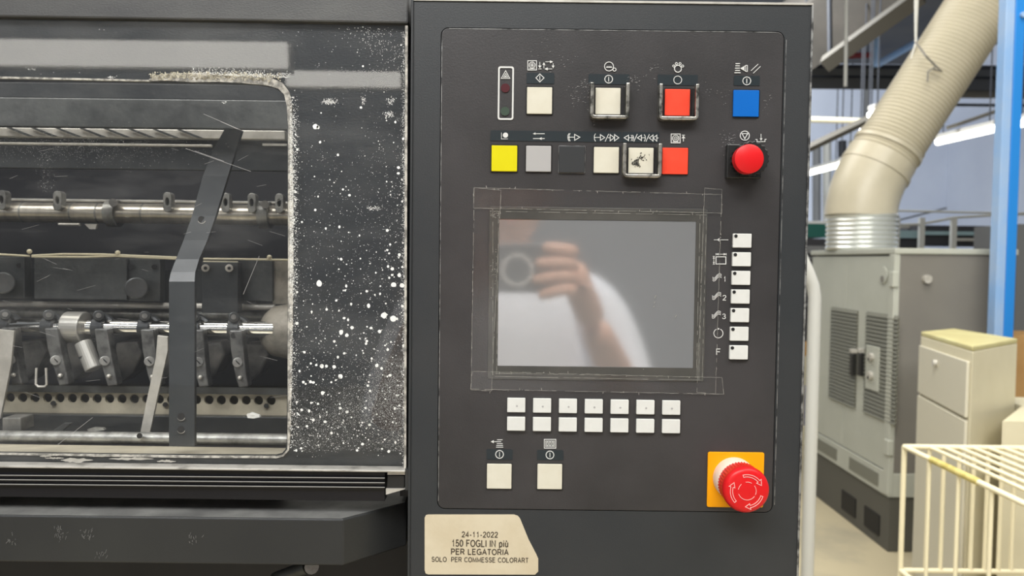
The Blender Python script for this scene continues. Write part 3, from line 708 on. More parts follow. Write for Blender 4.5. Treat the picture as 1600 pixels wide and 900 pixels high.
# ================================================================== PRESS INTERIOR
EN=thing('press_enclosure','black inner walls of the press behind the dusty window','enclosure',(-.5,.3,1.1))
xL=-1.06; zb=P(0,740,.02).z; ztop=P(0,-40,.02).z
build('back_panel',MB().box(xL,XL+.0,.46,.47,zb-.02,ztop+.2),'dark',EN)
build('top_panel',MB().box(xL,XL,.035,.46,ztop+.19,ztop+.2),'dark',EN)
build('side_panel',MB().box(XL-.012,XL-.002,.036,.46,zb-.02,ztop+.19),'dark',EN)
build('side_panel',MB().box(xL-.01,xL,.036,.46,zb-.02,ztop+.19),'dark',EN)
build('bottom_panel',MB().box(xL,XL-.012,.093,.46,zb-.03,zb-.02),'dark',EN)
def thbar(name,label,cat,y,px0,px1,a0,a1,m,th=.01,slope=.0117,bevel=.0008):
    o=build(name,hbar(px0,px1,a0+px0*slope,a1+px0*slope,a0+px1*slope,a1+px1*slope,y,th),m,None,bevel=bevel)
    return tag(o,label,cat) if label else o
thbar('crossmember','dark grey crossmember at the top of the press interior','beam',.27,-500,560,128,152,'dark2')
thbar('crossmember','lighter grey crossmember below the topmost one in the window','beam',.24,-500,560,152,197,'dark3')
pb=thbar('guide_strip','thin pale metal strip under the grey crossmembers in the window','strip',.2,-500,445,199,213,'pale')
for i in range(8):
    x=40+i*38
    build('stripe',MB().fill([(x-30,199+x*.0117),(x-22,199+x*.0117),(x+12,212+x*.0117),(x+2,212+x*.0117)],.197,.002),'dark3',pb)
thbar('ledge_beam','dusty dark beam under the pale strip in the window','beam',.26,-500,560,215,262,'dark2')
br2=thbar('bright_rail','thin bright rail below the pale strip, broken by the strap','rail',.19,-500,330,222,225.5,'pale',th=.004,bevel=.0004)
build('rail_segment',hbar(410,448,224,227.5,224.5,228,.19,.004),'pale',br2)
gb=build('junction_block',MB().fill([(3,653),(32,653),(33,674),(3,674)],.13,.02),'cam',None,bevel=.001); tag(gb,'small grey block standing at the lower left corner of the window','block')
ds=build('metal_shaving',MB().prism([P(a,b,.125) for a,b in ((136,671),(146,668),(161,669),(163,672),(150,674),(138,675))],(0,.004,0)),'steel',None); tag(ds,'small metal shaving above the bottom tube','shaving')
# upper shaft
def hcyl(name,px0,px1,pyc,rpx,y,m,parent=None,slope=.0117,n=28):
    a=P(px0,pyc+px0*slope,y); b=P(px1,pyc+px1*slope,y); r=rpx*(y+D0)/FPX
    return build(name,MB().cyl(a,b,r,n),m,parent,smooth=True)
us=thing('upper_shaft','thick beige metal shaft with oval lugs across the upper window','shaft',P(200,333,.28))
hcyl('shaft_tube',-500,560,331.5,15.5,.28,'alu',us)
hcyl('guide_rod',-500,560,312,2.6,.285,'pale',us)
for x in (2,89,261,352,393,436):
    yy=313+x*.0117
    out=rrect(x-6.5,yy-16,x+6.5,yy+15,6.3,5); inn=circ(x,yy-2,3.2,12)
    inn=[(x+3*math.cos(math.radians(q*30)),yy-1+6.5*math.sin(math.radians(q*30))) for q in range(12)]
    L=build('lug',MB().holed([P(a,b,.262) for a,b in out],[[P(a,b,.262) for a,b in inn]],(0,.01,0)),'steel',us,bevel=.0006)
    build('lug_socket',MB().fill([(x+4.2*math.cos(math.radians(q*30)),yy-1+7.6*math.sin(math.radians(q*30))) for q in range(12)],.268,.003),'dark2',L)
for x in (178,415):
    yy=331.5+x*.0117
    L=build('shaft_collar',MB().cyl(P(x-8,yy,.28),P(x+8,yy,.28),.0155,28),'steel',us,smooth=True)
    build('collar_bolt',MB().cyl(P(x-1,yy-17,.255),P(x-1,yy-17,.27),.0045,14),'steel',L,smooth=True)
for x in (38,115,155,225,320):
    hcyl('shaft_joint',x,x+2.5,331.5,15.9,.28,'steel',us)
hcyl('lamp_glint',92,125,349.5,2.2,.262,'pale',us)  # pale rod standing in for the lamp's reflection under the shaft
build('clip',MB().fill([(132,350),(151,350),(149,358),(140,358)],.262,.004),'pale',us)
# crossbar with plates
cbr=thing('gripper_crossbar','dark crossbar of steel plates with round knobs across the mid window','bar',P(150,435,.2))
build('back_bar',hbar(-500,400,412,462,423,473,.235,.02),'dark2',cbr)
for x0,x1,y0,y1,yd in ((-480,-80,398,462,.205),(-70,38,400,465,.205),(53,198,402,467,.205),(200,250,404,470,.21),(315,372,409,489,.195),(374,426,406,470,.215)):
    build('plate',MB().fill([(x0,y0),(x1,y0+(x1-x0)*.012),(x1,y1+(x1-x0)*.012),(x0,y1)],yd,.012),'dark3' if x0!=315 else 'dark2',cbr,bevel=.0008)
for pts in ([(-400,396),(0,397.5),(46,400)],[(50,399.5),(100,397),(160,397.5),(277,402.5)],[(50,401),(130,401.5),(180,400),(277,404.5)],[(318,404.5),(380,405),(450,406)],[(318,409),(372,410)]):
    build('edge_wire',MB().sweep([P(a,b,.2) for a,b in pts],.0011,8),'wire',cbr,smooth=True)
for x,y in ((4,442),(213,450)):
    build('round_knob',MB().cyl(P(x,y,.18),P(x,y,.206),.0112,28),'dark3',cbr,bevel=.0015)
for x,y in ((30,415),(204,417),(241,417)):
    build('bolt_hole',MB().cyl(P(x,y,.2042),P(x,y,.21),.0027,12),'seam',cbr)
for x,y in ((321,419),(358,419)):
    bo=build('socket_bolt',MB().cyl(P(x,y,.188),P(x,y,.197),.004,18),'pale',cbr,bevel=.0006)
    build('hex_socket',MB().cyl(P(x,y,.1875),P(x,y,.19),.0019,6),'seam',bo)
for x,y in ((46,393),(184,395),(421,402)):
    build('small_clamp',MB().ball(P(x,y,.2),.0026),'wire',cbr,smooth=True)
# side bearing
sb_=thing('bearing_housing','pale cone-shaped bearing housing where the chrome shaft ends','housing',P(440,520,.22))
build('frame_column',MB().fill([(426,408),(470,408),(470,475),(426,475)],.22,.03),'cone',sb_)
build('cone',MB().lathe(P(411,517,.22),(1,0,0),[(0,.014),(.004,.020),(.012,.027),(.03,.030),(.06,.030)],36),'cone',sb_,smooth=True)
# second shaft behind
s2=thing('rear_shaft','thin pale shaft behind the crossbar plates','shaft',P(200,480,.25))
hcyl('shaft_tube',-500,430,475,5,.222,'pale',s2)
hcyl('shaft_tube',-500,430,488,8,.245,'steel',s2)
# chrome shaft with gripper arms
gs=thing('gripper_shaft','polished chrome shaft with a row of dark gripper arms across the window','shaft',P(200,513,.2))
hcyl('chrome_shaft',-500,430,510,13,.2,'chrome',gs,n=40)
def arm(x,lean,kk=1.0,mdark='armsteel',hole=False):
    y=510+x*.0117; YA=.2; k=(YA+D0)/FPX
    A=build('gripper_arm',MB().fill([(x-11,y+2),(x+9,y+2),(x+11+lean*.4,y+35),(x+14+lean,y+74),(x+17+lean,y+90),(x+2+lean,y+92),(x-4+lean,y+72),(x-9+lean*.3,y+35)],.180,.012),mdark,gs,bevel=.0012)
    build('clamp_ring',MB().cyl(P(x-9,y,YA),P(x+9,y,YA),17*k,28),'dark2',A,bevel=.0008)
    build('clamp_lug',MB().cyl(P(x-4,y-19,YA-.012),P(x-4,y-19,YA+.006),8*k,16),'dark3',A,bevel=.0008)
    build('lug_bolt',MB().cyl(P(x-4,y-19,YA-.0135),P(x-4,y-19,YA-.010),4*k,10),'steel',A)
    build('clamp_tail',MB().sweep([P(x+3,y-18,YA),P(x+13,y-13,YA),P(x+20,y-6,YA)],.0036,8),'dark2',A,smooth=True)
    sx,sy=(x+lean*.6+1,y+52)
    build('arm_screw',MB().cyl(P(sx,sy,.1775),P(sx,sy,.182),7.5*k,18),'steel',A,bevel=.0006)
    build('screw_slot',MB().stroke([(sx-3,sy-3),(sx+3,sy+3)],1.6,.1770,th=.0006),'seam',A)
    tx,ty=(x+lean+4,y+76)
    build('grip_tip',MB().ball(P(tx,ty,.178),3.4*k),'pale',A,smooth=True)
    if hole: build('arm_hole',MB().cyl(P(x-4,y+10,.1795),P(x-4,y+10,.183),4.5*k,14),'seam',A)
for x,l in ((-190,8),(-120,8),(-52,8),(12,5),(80,10),(158,8),(230,4),(308,1),(369,2)): arm(x,l,hole=(x==369))
# light collar
col=build('roller_collar',MB().cyl(P(104,511,.2),P(134,511.5,.2),.0165,36),'colm',gs,bevel=.0015)
build('collar_pin',MB().cyl(P(130,535,.19),P(147,577,.185),.0085,24),'colm',col,bevel=.001)
build('pin_band',MB().cyl(P(137,554,.188),P(138,557,.188),.0088,24),'dark2',col)
# lower background blocks between the arms
lbk=thing('cam_block_row','row of dull cam blocks behind the gripper arms','block',P(200,560,.27))
for x in (-90,-20,50,122,200,262,330,398):
    y=555+x*.0117
    build('cam_block',MB().fill([(x-20,y-22),(x+14,y-25),(x+22,y-5),(x+8,y+25),(x-12,y+42),(x-24,y+15)],.27,.03),'cam',lbk,bevel=.003)
# flat pale bars
def flatbar(name,label,q,y,m='pale'):
    o=build(name,MB().fill(q,y,.003),m,None,bevel=.0004); return tag(o,label,'bar')
flatbar('flat_bar','pale flat metal bar leaning at the left edge of the window',[(-6,514),(22,517),(17,570),(0,655),(-14,655)],.165)
fb=flatbar('flat_bar','narrow pale flat bar leaning in front of the perforated strip',[(246,524),(262,526),(262,548),(246,620),(233,682),(218,681),(229,625),(243,560)],.160)
# perforated strip
pf=thing('perforated_strip','beige metal strip with a row of round holes low in the window','strip',P(200,625,.215))
X=[-500+19.4*i for i in range(50)]
holes=[[P(a,b,.215) for a,b in circ(x,621.5+x*.0105,7.2,14)] for x in X if x<448]
holes=[[P(a,b,.215) for a,b in circ(16-19.4*14+19.4*i,621+(16-19.4*14+19.4*i)*.012,7.2,14)] for i in range(36)]
build('perforated_plate',MB().holed([P(-300,601,.215),P(452,611,.215),P(452,650,.215),P(-300,642,.215)],holes,(0,.003,0)),'perf',pf)
build('top_flange',hbar(-300,452,598,609,607,617,.208,.004),'dark3',pf)
for x in (83,258,416): build('flange_screw',MB().cyl(P(x,629+x*.012,.212),P(x,629+x*.012,.216),.0026,12),'dark2',pf)
# bottom clutter
thbar('lower_beam','dark beam between the perforated strip and the bottom tube','beam',.2,-500,452,647,676,'dark2')
g=build('wire_clip',MB().sweep([P(57,575,.17),P(56,600,.17),P(60,604,.17),P(70,604,.17),P(73,600,.17),P(72,575,.17)],.0012,8),'pale',None,smooth=True); tag(g,'small bright wire clip hanging above the perforated strip at left','clip')
pb2=flatbar('slanted_blade','short dark blade lying slanted above the bottom tube',[(70,681),(88,681),(112,661),(100,661)],.15,'dark3')
pc=build('paper_scrap',MB().prism([P(a,b,.12) for a,b in ((385,648),(392,645),(404,649),(406,652),(396,654),(387,653))],(0,.004,.0)),'speck',None); tag(pc,'small white scrap of paper near the bottom right of the window','scrap')
bt=thing('bottom_tube','pale round tube along the bottom of the window','tube',P(200,685,.12))
hcyl('tube_body',-500,452,682,9.5,.12,'steel',bt)
build('tube_hole',MB().cyl(P(218,681,.108),P(218,681,.112),.0025,12),'seam',bt)
sl_=build('dusty_sill',MB().hexa([P(-500,687,.11),P(448,700,.11),P(448,720,.017),P(-500,706,.017)],[P(-500,695,.11),P(448,708,.11),P(448,726,.017),P(-500,714,.017)]),'perf',None); tag(sl_,'dusty pale sill at the bottom of the window opening','sill')
# strap
st=thing('bent_strap','dark bent flat steel strap crossing the window from top to bottom','strap',P(290,600,.05))
lft=[(352,200),(334,232),(317,275),(300,337),(287,375),(275,405),(267,425),(264,440),(264,560),(264,697)]
rgt=[(378,204),(368,236),(356,275),(337,337),(324,375),(311,405),(305,425),(304,440),(304,560),(304,697)]
sm_=MB()
for i in range(len(lft)-1):
    ya=.075-.0*i; yb=.075
    def yy(i): return .05 if i>=7 else .05+(7-i)*.004
    a,b,c2,d=P(*lft[i],yy(i)),P(*rgt[i],yy(i)),P(*rgt[i+1],yy(i+1)),P(*lft[i+1],yy(i+1))
    o=Vector((0,.004,0)); v=[sm_.bm.verts.new(p) for p in (a,b,c2,d,a+o,b+o,c2+o,d+o)]
    for f in ((0,1,2,3),(7,6,5,4),(1,5,6,2),(3,7,4,0)): sm_.bm.faces.new([v[q] for q in f])
    if i in (0,): sm_.bm.faces.new([v[q] for q in (0,4,5,1)])
bmesh.ops.remove_doubles(sm_.bm,verts=sm_.bm.verts,dist=1e-6)
build('strap_body',sm_,'strap',st)
for x,y,yd in ((315,343,.0652),(283,651,.0492),(283,671,.0492)):
    h=build('strap_hole',MB().cyl(P(x,y,yd-.0004),P(x,y,yd+.001),.0030,18),'seam',st)
    build('hole_rim',MB().stroke(circ(x,y,6,16,20,160),.9,yd-.0008,th=.0003),'pale',h)

# ================================================================== BACKGROUND
# grey electrical cabinet
Xf=1.97; Yn=3.80-D0; Yf=4.86-D0; Zt=P(1418,397,Yn).z
ZT2=Zt
ec_=thing('electrical_cabinet','tall grey electrical cabinet with louvred doors and black handles, under the white duct','cabinet',(2.25,(Yn+Yf)/2,0))
Xr=P(1585,450,Yn).x
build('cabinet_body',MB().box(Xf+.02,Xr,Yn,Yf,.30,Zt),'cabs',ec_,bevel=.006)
build('cabinet_top',MB().box(Xf-.01,Xr+.01,Yn-.01,Yf+.01,Zt,Zt+.03),'cabl',ec_,bevel=.005)
build('front_frame',MB().box(Xf-.01,Xf+.02,Yn-.005,Yn+.05,.30,Zt),'cabl',ec_,bevel=.004)
ym=(Yn+.05+Yf)/2
zs=.42
for i,(a,b) in enumerate(((Yn+.053,ym-.003),(ym+.003,Yf))):
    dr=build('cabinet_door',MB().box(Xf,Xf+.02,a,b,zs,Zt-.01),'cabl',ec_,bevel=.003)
    # louvres
    if i==0: p0=PX(1355,487,Xf); p1=PX(1400,672,Xf)
    else: p0=PX(1300,479,Xf); p1=PX(1337,640,Xf)
    ya,yb=sorted((p0.y,p1.y)); z1=PX(1378 if i==0 else 1318,490 if i==0 else 482,Xf).z; z0=PX(1378 if i==0 else 1318,655 if i==0 else 630,Xf).z
    build('vent_backing',MB().box(Xf-.002,Xf+.001,ya,yb,z0,z1),'vent',dr)
    nl=26
    for q in range(nl):
        z=z0+(z1-z0)*(q+.5)/nl; h=(z1-z0)/nl*.42
        mb=MB().hexa([(Xf-.012,ya,z-h),(Xf-.012,yb,z-h),(Xf-.009,yb,z-h),(Xf-.009,ya,z-h)],[(Xf-.003,ya,z+h),(Xf-.003,yb,z+h),(Xf,yb,z+h),(Xf,ya,z+h)])
        build('louvre',mb,'cabs' if q%1 else 'vent',dr)
    hp=PX(1349.5 if i==0 else 1337,568,Xf)
    h=build('door_handle',MB().box(Xf-.03,Xf-.001,hp.y-.018,hp.y+.018,hp.z-.07,hp.z+.06),'rubber',dr,bevel=.005)
    build('handle_cap',MB().box(Xf-.032,Xf-.001,hp.y-.018,hp.y+.018,hp.z+.06,hp.z+.085),'pale',h,bevel=.004)
kp0=PX(1357,575,Xf)
ka=PX(1356,600,Xf).y; kb_=PX(1376,600,Xf).y
sp0=build('switch_panel',MB().box(Xf-.016,Xf-.001,min(ka,kb_),max(ka,kb_),kp0.z-.11,kp0.z+.13),'cabl',ec_,bevel=.003)
for dz in (.07,-.03):
    build('rotary_switch',MB().cyl((Xf-.016,(ka+kb_)/2,kp0.z+dz),(Xf-.035,(ka+kb_)/2,kp0.z+dz),.022,18),'pale',sp0)
    build('switch_mark',MB().cyl((Xf-.035,(ka+kb_)/2,kp0.z+dz-.012),(Xf-.037,(ka+kb_)/2,kp0.z+dz-.012),.009,10),'rubber',sp0)
em=PX(1381,430,Xf)
build('round_badge',MB().cyl((Xf-.001,em.y,em.z),(Xf-.008,em.y,em.z),.045,24),'cabl',ec_)
build('badge_mark',MB().cyl((Xf-.008,em.y,em.z-.02),(Xf-.010,em.y,em.z-.02),.018,16),'cabs',ec_)
em2=P(1447,436,Yn)
build('side_bolt',MB().cyl((em2.x,Yn,em2.z),(em2.x,Yn-.02,em2.z),.022,16),'pale',ec_)
for z in (Zt-.13,.55): build('hinge',MB().box(Xf-.02,Xf+.01,Yn-.015,Yn+.03,z-.04,z+.04),'cabl',ec_,bevel=.004)
build('vent_skirt',MB().box(Xf-.005,Xr,Yn-.003,Yf,.29,.415),'cabl',ec_,bevel=.003)
for a in (Yn+.1,ym+.05):
    build('skirt_vent',MB().box(Xf-.008,Xf-.004,a,a+.34,.315,.385),'vent',ec_)
build('plinth',MB().box(Xf+.005,Xr,Yn+.005,Yf,0,.285),'plinth',ec_,bevel=.004)
for q0,q1 in (((1314,0),(1336,0)),((1350,0),(1374,0))):
    a=PX(q0[0],800,Xf).y; b=PX(q1[0],800,Xf).y
    build('fork_slot',MB().box(Xf+.0,Xf+.006,min(a,b),max(a,b),.05,.16),'seam',ec_)
# corrugated hose at its left edge
ho=P(1291,400,Yf+.02); hy=Yf+.06; hx=P(1288,450,hy).x
pts=[];rad=[];z=Zt+.02;i=0
while z>.25: pts.append((hx,hy,z)); rad.append(.016 if i%2 else .024); z-=.012; i+=1
hz=build('corrugated_hose',MB().sweep(pts,rad,12),'ducts',None); tag(hz,'white corrugated hose running down the left edge of the electrical cabinet','hose')
# duct
dt=thing('air_duct','large cream flexible air duct rising to the upper right from the electrical cabinet','duct',(2.15,4.55-D0,Zt+.03))
Yd=4.55-D0; kd=4.55/FPX
def Dq(a,b): return P(a,b,Yd)
# vertical silver sleeve
pts=[];rad=[]
a=Dq(1345,396); b=Dq(1344,335); n=16
a.z=max(a.z,Zt+.031); b.x=a.x
for q in range(n+1): pts.append(a.lerp(b,q/n)); rad.append((52.5 if q%2 else 50)*kd)
build('silver_sleeve',MB().sweep(pts,rad,40),'ducts',dt,smooth=True)
def bez(p0,p1,p2,p3,n):
    out=[]
    for q in range(n+1):
        t=q/n; out.append(tuple((1-t)**3*p0[i]+3*(1-t)**2*t*p1[i]+3*(1-t)*t*t*p2[i]+t**3*p3[i] for i in (0,1)))
    return out
el=bez((1344,338),(1346,305),(1358,278),(1378,247),18)
build('elbow',MB().sweep([Dq(*p) for p in el],[52*kd]*19,40),'duct',dt,smooth=True)
# joint bands
for (p,q2,r) in (((1366,268),(1369,263),53.5),((1385,236),(1388,231),52.5)):
    build('duct_band',MB().cyl(Dq(*p),Dq(*q2),r*kd,40),'duct',dt,smooth=True)
p0=(1378,247); p1=(1640,-160); L=math.hypot(p1[0]-p0[0],p1[1]-p0[1]); n=int(L/3.2); pts=[];rad=[]
for q in range(n+1):
    t=q/n; pts.append(Dq(p0[0]+(p1[0]-p0[0])*t,p0[1]+(p1[1]-p0[1])*t)); rad.append((48.5+ (1.1 if q%2 else -.7) + (1.5 if t<.06 else 0))*kd)
build('flexible_section',MB().sweep(pts,rad,40),'duct',dt,smooth=False)
# hanger wires
hw=thing('duct_hanger','thin grey hanging strap looped around the cream duct','hanger',Dq(1432,60))
yh=Yd-.22
build('hanger_rod',MB().sweep([P(1430,-60,yh+.2),P(1431,66,yh+.2)],.008,8),'pipe',hw,smooth=True)
build('hanger_rod',MB().sweep([P(1436,-60,yh+.2),P(1431,66,yh+.2),P(1416,118,yh+.2)],.006,8),'pipe',hw,smooth=True)
build('hanger_strap',MB().sweep([P(1431,66,yh+.1),P(1447,88,yh-.0),P(1462,103,yh),P(1472,112,yh),P(1459,108,yh)],.006,8),'cabs',hw,smooth=True)
build('hanger_strap',MB().sweep([P(1462,104,yh),P(1450,112,yh),P(1449,128,yh)],.005,8),'cabs',hw,smooth=True)
# blue post
bp=thing('blue_post','tall blue steel column behind the beige cabinet','post',(P(1575,450,3.08).x,3.08,0))
yb=3.62-D0; xa=P(1562,300,yb).x; xb=P(1576,300,yb).x; xc=P(1591,300,yb).x
build('worn_flange',MB().box(xa,xb,yb,yb+.06,0,7),'bluel',bp,bevel=.003)
build('column_web',MB().box(xb,xc,yb-.004,yb+.06,0,7),'bluep',bp,bevel=.003)
sc_=P(1588,24,yb); build('column_bolt',MB().cyl((xc-.015,yb-.004,sc_.z),(xc-.015,yb-.018,sc_.z),.014,12),'bluel',bp)
# beige cabinet
zc=1.20
A=PZ(1439,518,zc);B=PZ(1520,541,zc);Cc=PZ(1590,529,zc);Dd=PZ(1490,513,zc)
bg=thing('beige_cabinet','beige metal drawer cabinet with a yellowed top in front of the grey cabinet','cabinet',((A.x+Cc.x)/2,(A.y+B.y)/2,0))
def dn(v,z): return Vector((v.x,v.y,z))
build('cabinet_body',MB().prism([dn(v,0) for v in (A,B,Cc,Dd)],(0,0,zc-.02)),'beige',bg,bevel=.004)
build('cabinet_top',MB().prism([dn(v,zc-.02) for v in (A,B,Cc,Dd)],(0,0,.02)),'beiget',bg,bevel=.005)
nrm=(B-A).cross(Vector((0,0,1))).normalized(); 
if nrm.y>0 and nrm.x>0: nrm=-nrm
z_s=PX(1480,636,(A.x+B.x)/2).z; mid=A.lerp(B,.5); r=ray(1480,636); t_=((mid.x-CAM.x)/r.x); z_s=(CAM+r*t_).z
tt=(B-A)*.03
for z0,z1 in ((z_s+.006,zc-.06),(.12,z_s-.006)):
    a_,b_=A+tt,B-tt; o=Vector(nrm)*.012
    d_=build('drawer',MB().prism([dn(a_,z0),dn(b_,z0),dn(b_,z1),dn(a_,z1)],-o if (o.x>0) else o),'beiged',bg,bevel=.003)
    if z0>.3:
        kpt=dn(A.lerp(B,.42),z1-.05); build('drawer_lock',MB().cyl(kpt,kpt+(o if o.x<0 else -o)*2.2,.014,14),'pale',d_)
l0=PZ(1594,640,.8)
lb2=build('beige_unit',MB().prism([(B.x+.12,B.y+.0,0),(2.9,B.y+.0,0),(2.9,Cc.y+.2,0),(Cc.x+.03,Cc.y+.2,0),(Cc.x+.03,Cc.y,0)],(0,0,P(1590,650,B.y+.1).z)),'beige',None); tag(lb2,'low beige unit to the right of the drawer cabinet','cabinet')
cbx=P(1596,580,3.3)
cb1=build('cardboard_box',MB().box(cbx.x-.02,cbx.x+.4,3.5,3.8,cbx.z-.19,cbx.z+.17),'card',None,bevel=.004); tag(cb1,'brown cardboard box at the right edge beside the beige cabinet','box')
cs=build('box_stand',MB().box(cbx.x+.0,cbx.x+.38,3.52,3.78,0,cbx.z-.19),'machg',None); tag(cs,'grey stand carrying the cardboard box at the right edge','stand')
# rail pipe
rp=thing('guard_rail','grey bent tube guard rail just right of the control cabinet','rail',(P(1262,900,1.6).x,1.6,0))
yr=2.2-D0; 
gx=P(1272,600,yr)
top=[P(1225,352,yr),P(1250,398,yr),P(1262,425,yr),P(1270,445,yr),P(1273,465,yr)]
xv=P(1270.5,560,yr).x
path=top[:-1]+[Vector((xv,yr,top[-1].z)),Vector((xv,yr,0))]
build('rail_tube',MB().sweep(path,.0185,20),'pipe',rp,smooth=True)
build('foot_plate',MB().box(xv-.05,xv+.05,yr-.05,yr+.05,0,.008),'pipe',rp)
# cage
cg=thing('wire_cage','cream painted bar cage with an open grid top at the lower right','cage',(P(1413,800,2.02).x,2.02,0))
yc=2.6-D0; cA=P(1413,698,yc); x0=cA.x; z1=cA.z; z0=P(1480,892,yc).z; rb=.009
def cbar(name,a,b,r=rb,m='cage'): return build(name,MB().cyl(a,b,r,10),m,cg,smooth=True)
yn=1.7-D0
cbar('corner_post',(x0,yc,0),(x0,yc,z1)); cbar('corner_post',(x0,yn,0),(x0,yn,z1))
cbar('side_rail',(x0,yc,z1),(x0,yn,z1)); 
x9=x0+.75
cbar('back_rail',(x0,yc,z1),(x9,yc,z1)); cbar('back_rail',(x0,yc,z0),(x9,yc,z0))
cbar('side_rail',(x0,yc,z0),(x0,yn,z0)); cbar('corner_post',(x9,yc,0),(x9,yc,z1)); cbar('corner_post',(x9,yn,0),(x9,yn,z1)); cbar('front_rail',(x0,yn,z1),(x9,yn,z1))
for px in (1449,1472,1496,1519,1541,1563,1583):
    xx=P(px,800,yc).x; cbar('back_bar',(xx,yc,z0),(xx,yc,z1),.0075)
for px in (1452,1474,1497,1519,1543,1567,1590,1612,1634):
    xx=P(px,706,yc).x; cbar('top_bar',(xx,yc,z1),(xx,yn,z1),.0065)
for q in range(4):
    yq=yc-(.16+q*.16); cbar('side_bar',(x0,yq,z0),(x0,yq,z1),.006)
xx=x0; build('tape_wrap',MB().cyl((x0,yc-.17,z1),(x0,yc-.42,z1),rb*1.25,10),'cager',cg,smooth=True)
# far machines and structure
def bgbox(name,label,cat,px0,px1,py0,py1,y,dep,m,bevel=0,zfloor=False):
    a=P(px0,py0,y); b=P(px1,py1,y)
    o=build(name,MB().box(a.x,b.x,y,y+dep,0 if zfloor else b.z,a.z),m,None,bevel=bevel); return tag(o,label,cat)
fm=thing('far_machine','long dark printing machine with a pale handrail far behind the grey cabinet','machine',(4,7.4,0))
y=8-D0
def fpart(name,px0,px1,py0,py1,yy,dep,m,fl=False,par=fm):
    a=P(px0,py0,yy); b=P(px1,py1,yy); return build(name,MB().box(a.x,b.x,yy,yy+dep,0 if fl else b.z,a.z),m,par)
fpart('machine_base',1180,1700,385,420,y,.8,'machd',True)
fpart('machine_upper',1437,1700,352,386,y+.1,.5,'machd')
fpart('machine_upper',1400,1436,372,392,y+.1,.5,'machd')
fpart('glass_band',1445,1545,361,368,y+.05,.04,'teal'); fpart('glass_band',1398,1440,360,372,y+.05,.04,'teal')
fpart('pale_band',1495,1560,372,377,y+.04,.04,'pale'); fpart('pale_band',1400,1440,351,357,y+.3,.04,'pale')
for px in (1402,1441,1491): fpart('rail_post',px-3,px+3,340,400,y-.15,.04,'pipe')
build('hand_rail',MB().sweep([P(1396,352,y-.13),P(1440,350,y-.13),P(1491,340,y-.13),P(1620,332,y-.13)],.014,8),'pipe',fm,smooth=True)
build('hand_rail',MB().sweep([P(1396,329,y+1),P(1560,333,y+1),P(1620,336,y+1)],.014,8),'pipe',fm,smooth=True)
bgbox('dark_machine','dark machine side seen between the control cabinet and the grey cabinet','machine',1200,1296,372,545,6.2,.6,'machd')
dmm=bpy.data.objects['dark_machine']; 
a=P(1200,545,6.3); b=P(1296,545,6.3)
pm=build('machine_foot',MB().box(a.x,b.x,6.25,6.7,0,a.z),'beige',dmm)
fpart('machine_trim',1255,1292,402,405,6.18,.02,'machg',par=dmm); fpart('machine_trim',1255,1292,474,479,6.18,.02,'machg',par=dmm)
fpart('pale_block',1262,1290,384,396,6.18,.02,'machg',par=dmm)
bgbox('green_machine','dark green machine top far left of the duct base','machine',1240,1294,349,371,7,.5,'teal')
bpy.data.objects['green_machine'].data.materials[0]=mat('green_paint',(0.01,0.10,0.08),.5)
bgbox('cardboard_box','brown cardboard box between the guard rail and the grey cabinet','box',1236,1293,541,556,5.6,.4,'card')
q=P(1236,556,5.6); q2=P(1293,556,5.6)
o=build('box_table',MB().box(q.x,q2.x,5.6,6.0,0,q.z),'beige',None); tag(o,'pale bench under the far cardboard box','bench')
bgbox('blue_bin','dark blue bin beside the foot of the grey cabinet','bin',1277,1289,610,676,5.3,.25,'bluebin')
fz_=P(1283,676,5.3); o=build('bin_base',MB().box(P(1270,676,5.3).x,P(1290,676,5.3).x,5.3,5.55,0,fz_.z),'beige',None); tag(o,'pale plinth under the dark blue bin','plinth')
bgbox('grey_machine','dark grey machine at the right edge behind the blue column','machine',1592,1800,350,430,4.6,.5,'machg',zfloor=True)
# ceiling structure
def beam(name,label,pts,y0,r,m,cat='beam'):
    o=build(name,MB().sweep([P(a,b,yy) for a,b,yy in pts],r,4 if cat=='beam' else 10,),m,None,smooth=False); return tag(o,label,cat)
beam('roof_beam','wide pale sloping beam under the hall ceiling',[(1290,100,9),(1440,-8,8)],0,.12,'beamp')
beam('roof_beam','broad brownish roof panel edge behind the control cabinet corner',[(1200,90,12),(1400,-60,10.6)],0,.65,'roofd')
beam('crane_girder','upper dark girder across the hall beneath the ceiling',[(1150,108,12.95),(1700,112,12.95)],0,.10,'beam')
beam('crane_girder','lower wide dark girder across the hall',[(1150,124,13.45),(1700,128,13.45)],0,.17,'beam')
beam('red_pipe','thin red pipe running under the hall ceiling',[(1262,90,12.9),(1362,86,12.9)],0,.05,'redp','pipe')
beam('cable_tray','pale horizontal cable tray above the tube lights',[(1240,186,11),(1372,190,11)],0,.045,'wire','tray')
ctr=bpy.data.objects['cable_tray']; rpo=bpy.data.objects['red_pipe']; q=P(1300,89,12.9)
build('hanger_rod',MB().cyl(q,Vector((q.x,q.y,7.0)),.012,6),'beam',rpo)
for px in (1255,1345):
    q=P(px,187,11); build('hanger_rod',MB().cyl(q,Vector((q.x,q.y,7.0)),.012,6),'beam',ctr)
beam('roof_beam','olive sloping beam left of the duct',[(1262,232,10),(1358,186,10)],0,.06,'beamp')
beam('cable_run','thin sloping conduit right of the duct',[(1480,200,11),(1562,172,11)],0,.03,'beamp','conduit')
beam('cable_run','thin diagonal conduit on the far wall right of the duct',[(1400,345,19.97),(1566,303,19.97)],0,.02,'machg','conduit')
beam('wall_rail','long thin horizontal rail high on the far wall',[(1400,163,14),(1700,166,14)],0,.03,'beam','rail')
beam('wall_rail','thin horizontal rail below the other one on the far wall',[(1490,145,14),(1700,147,14)],0,.10,'beamp','rail')
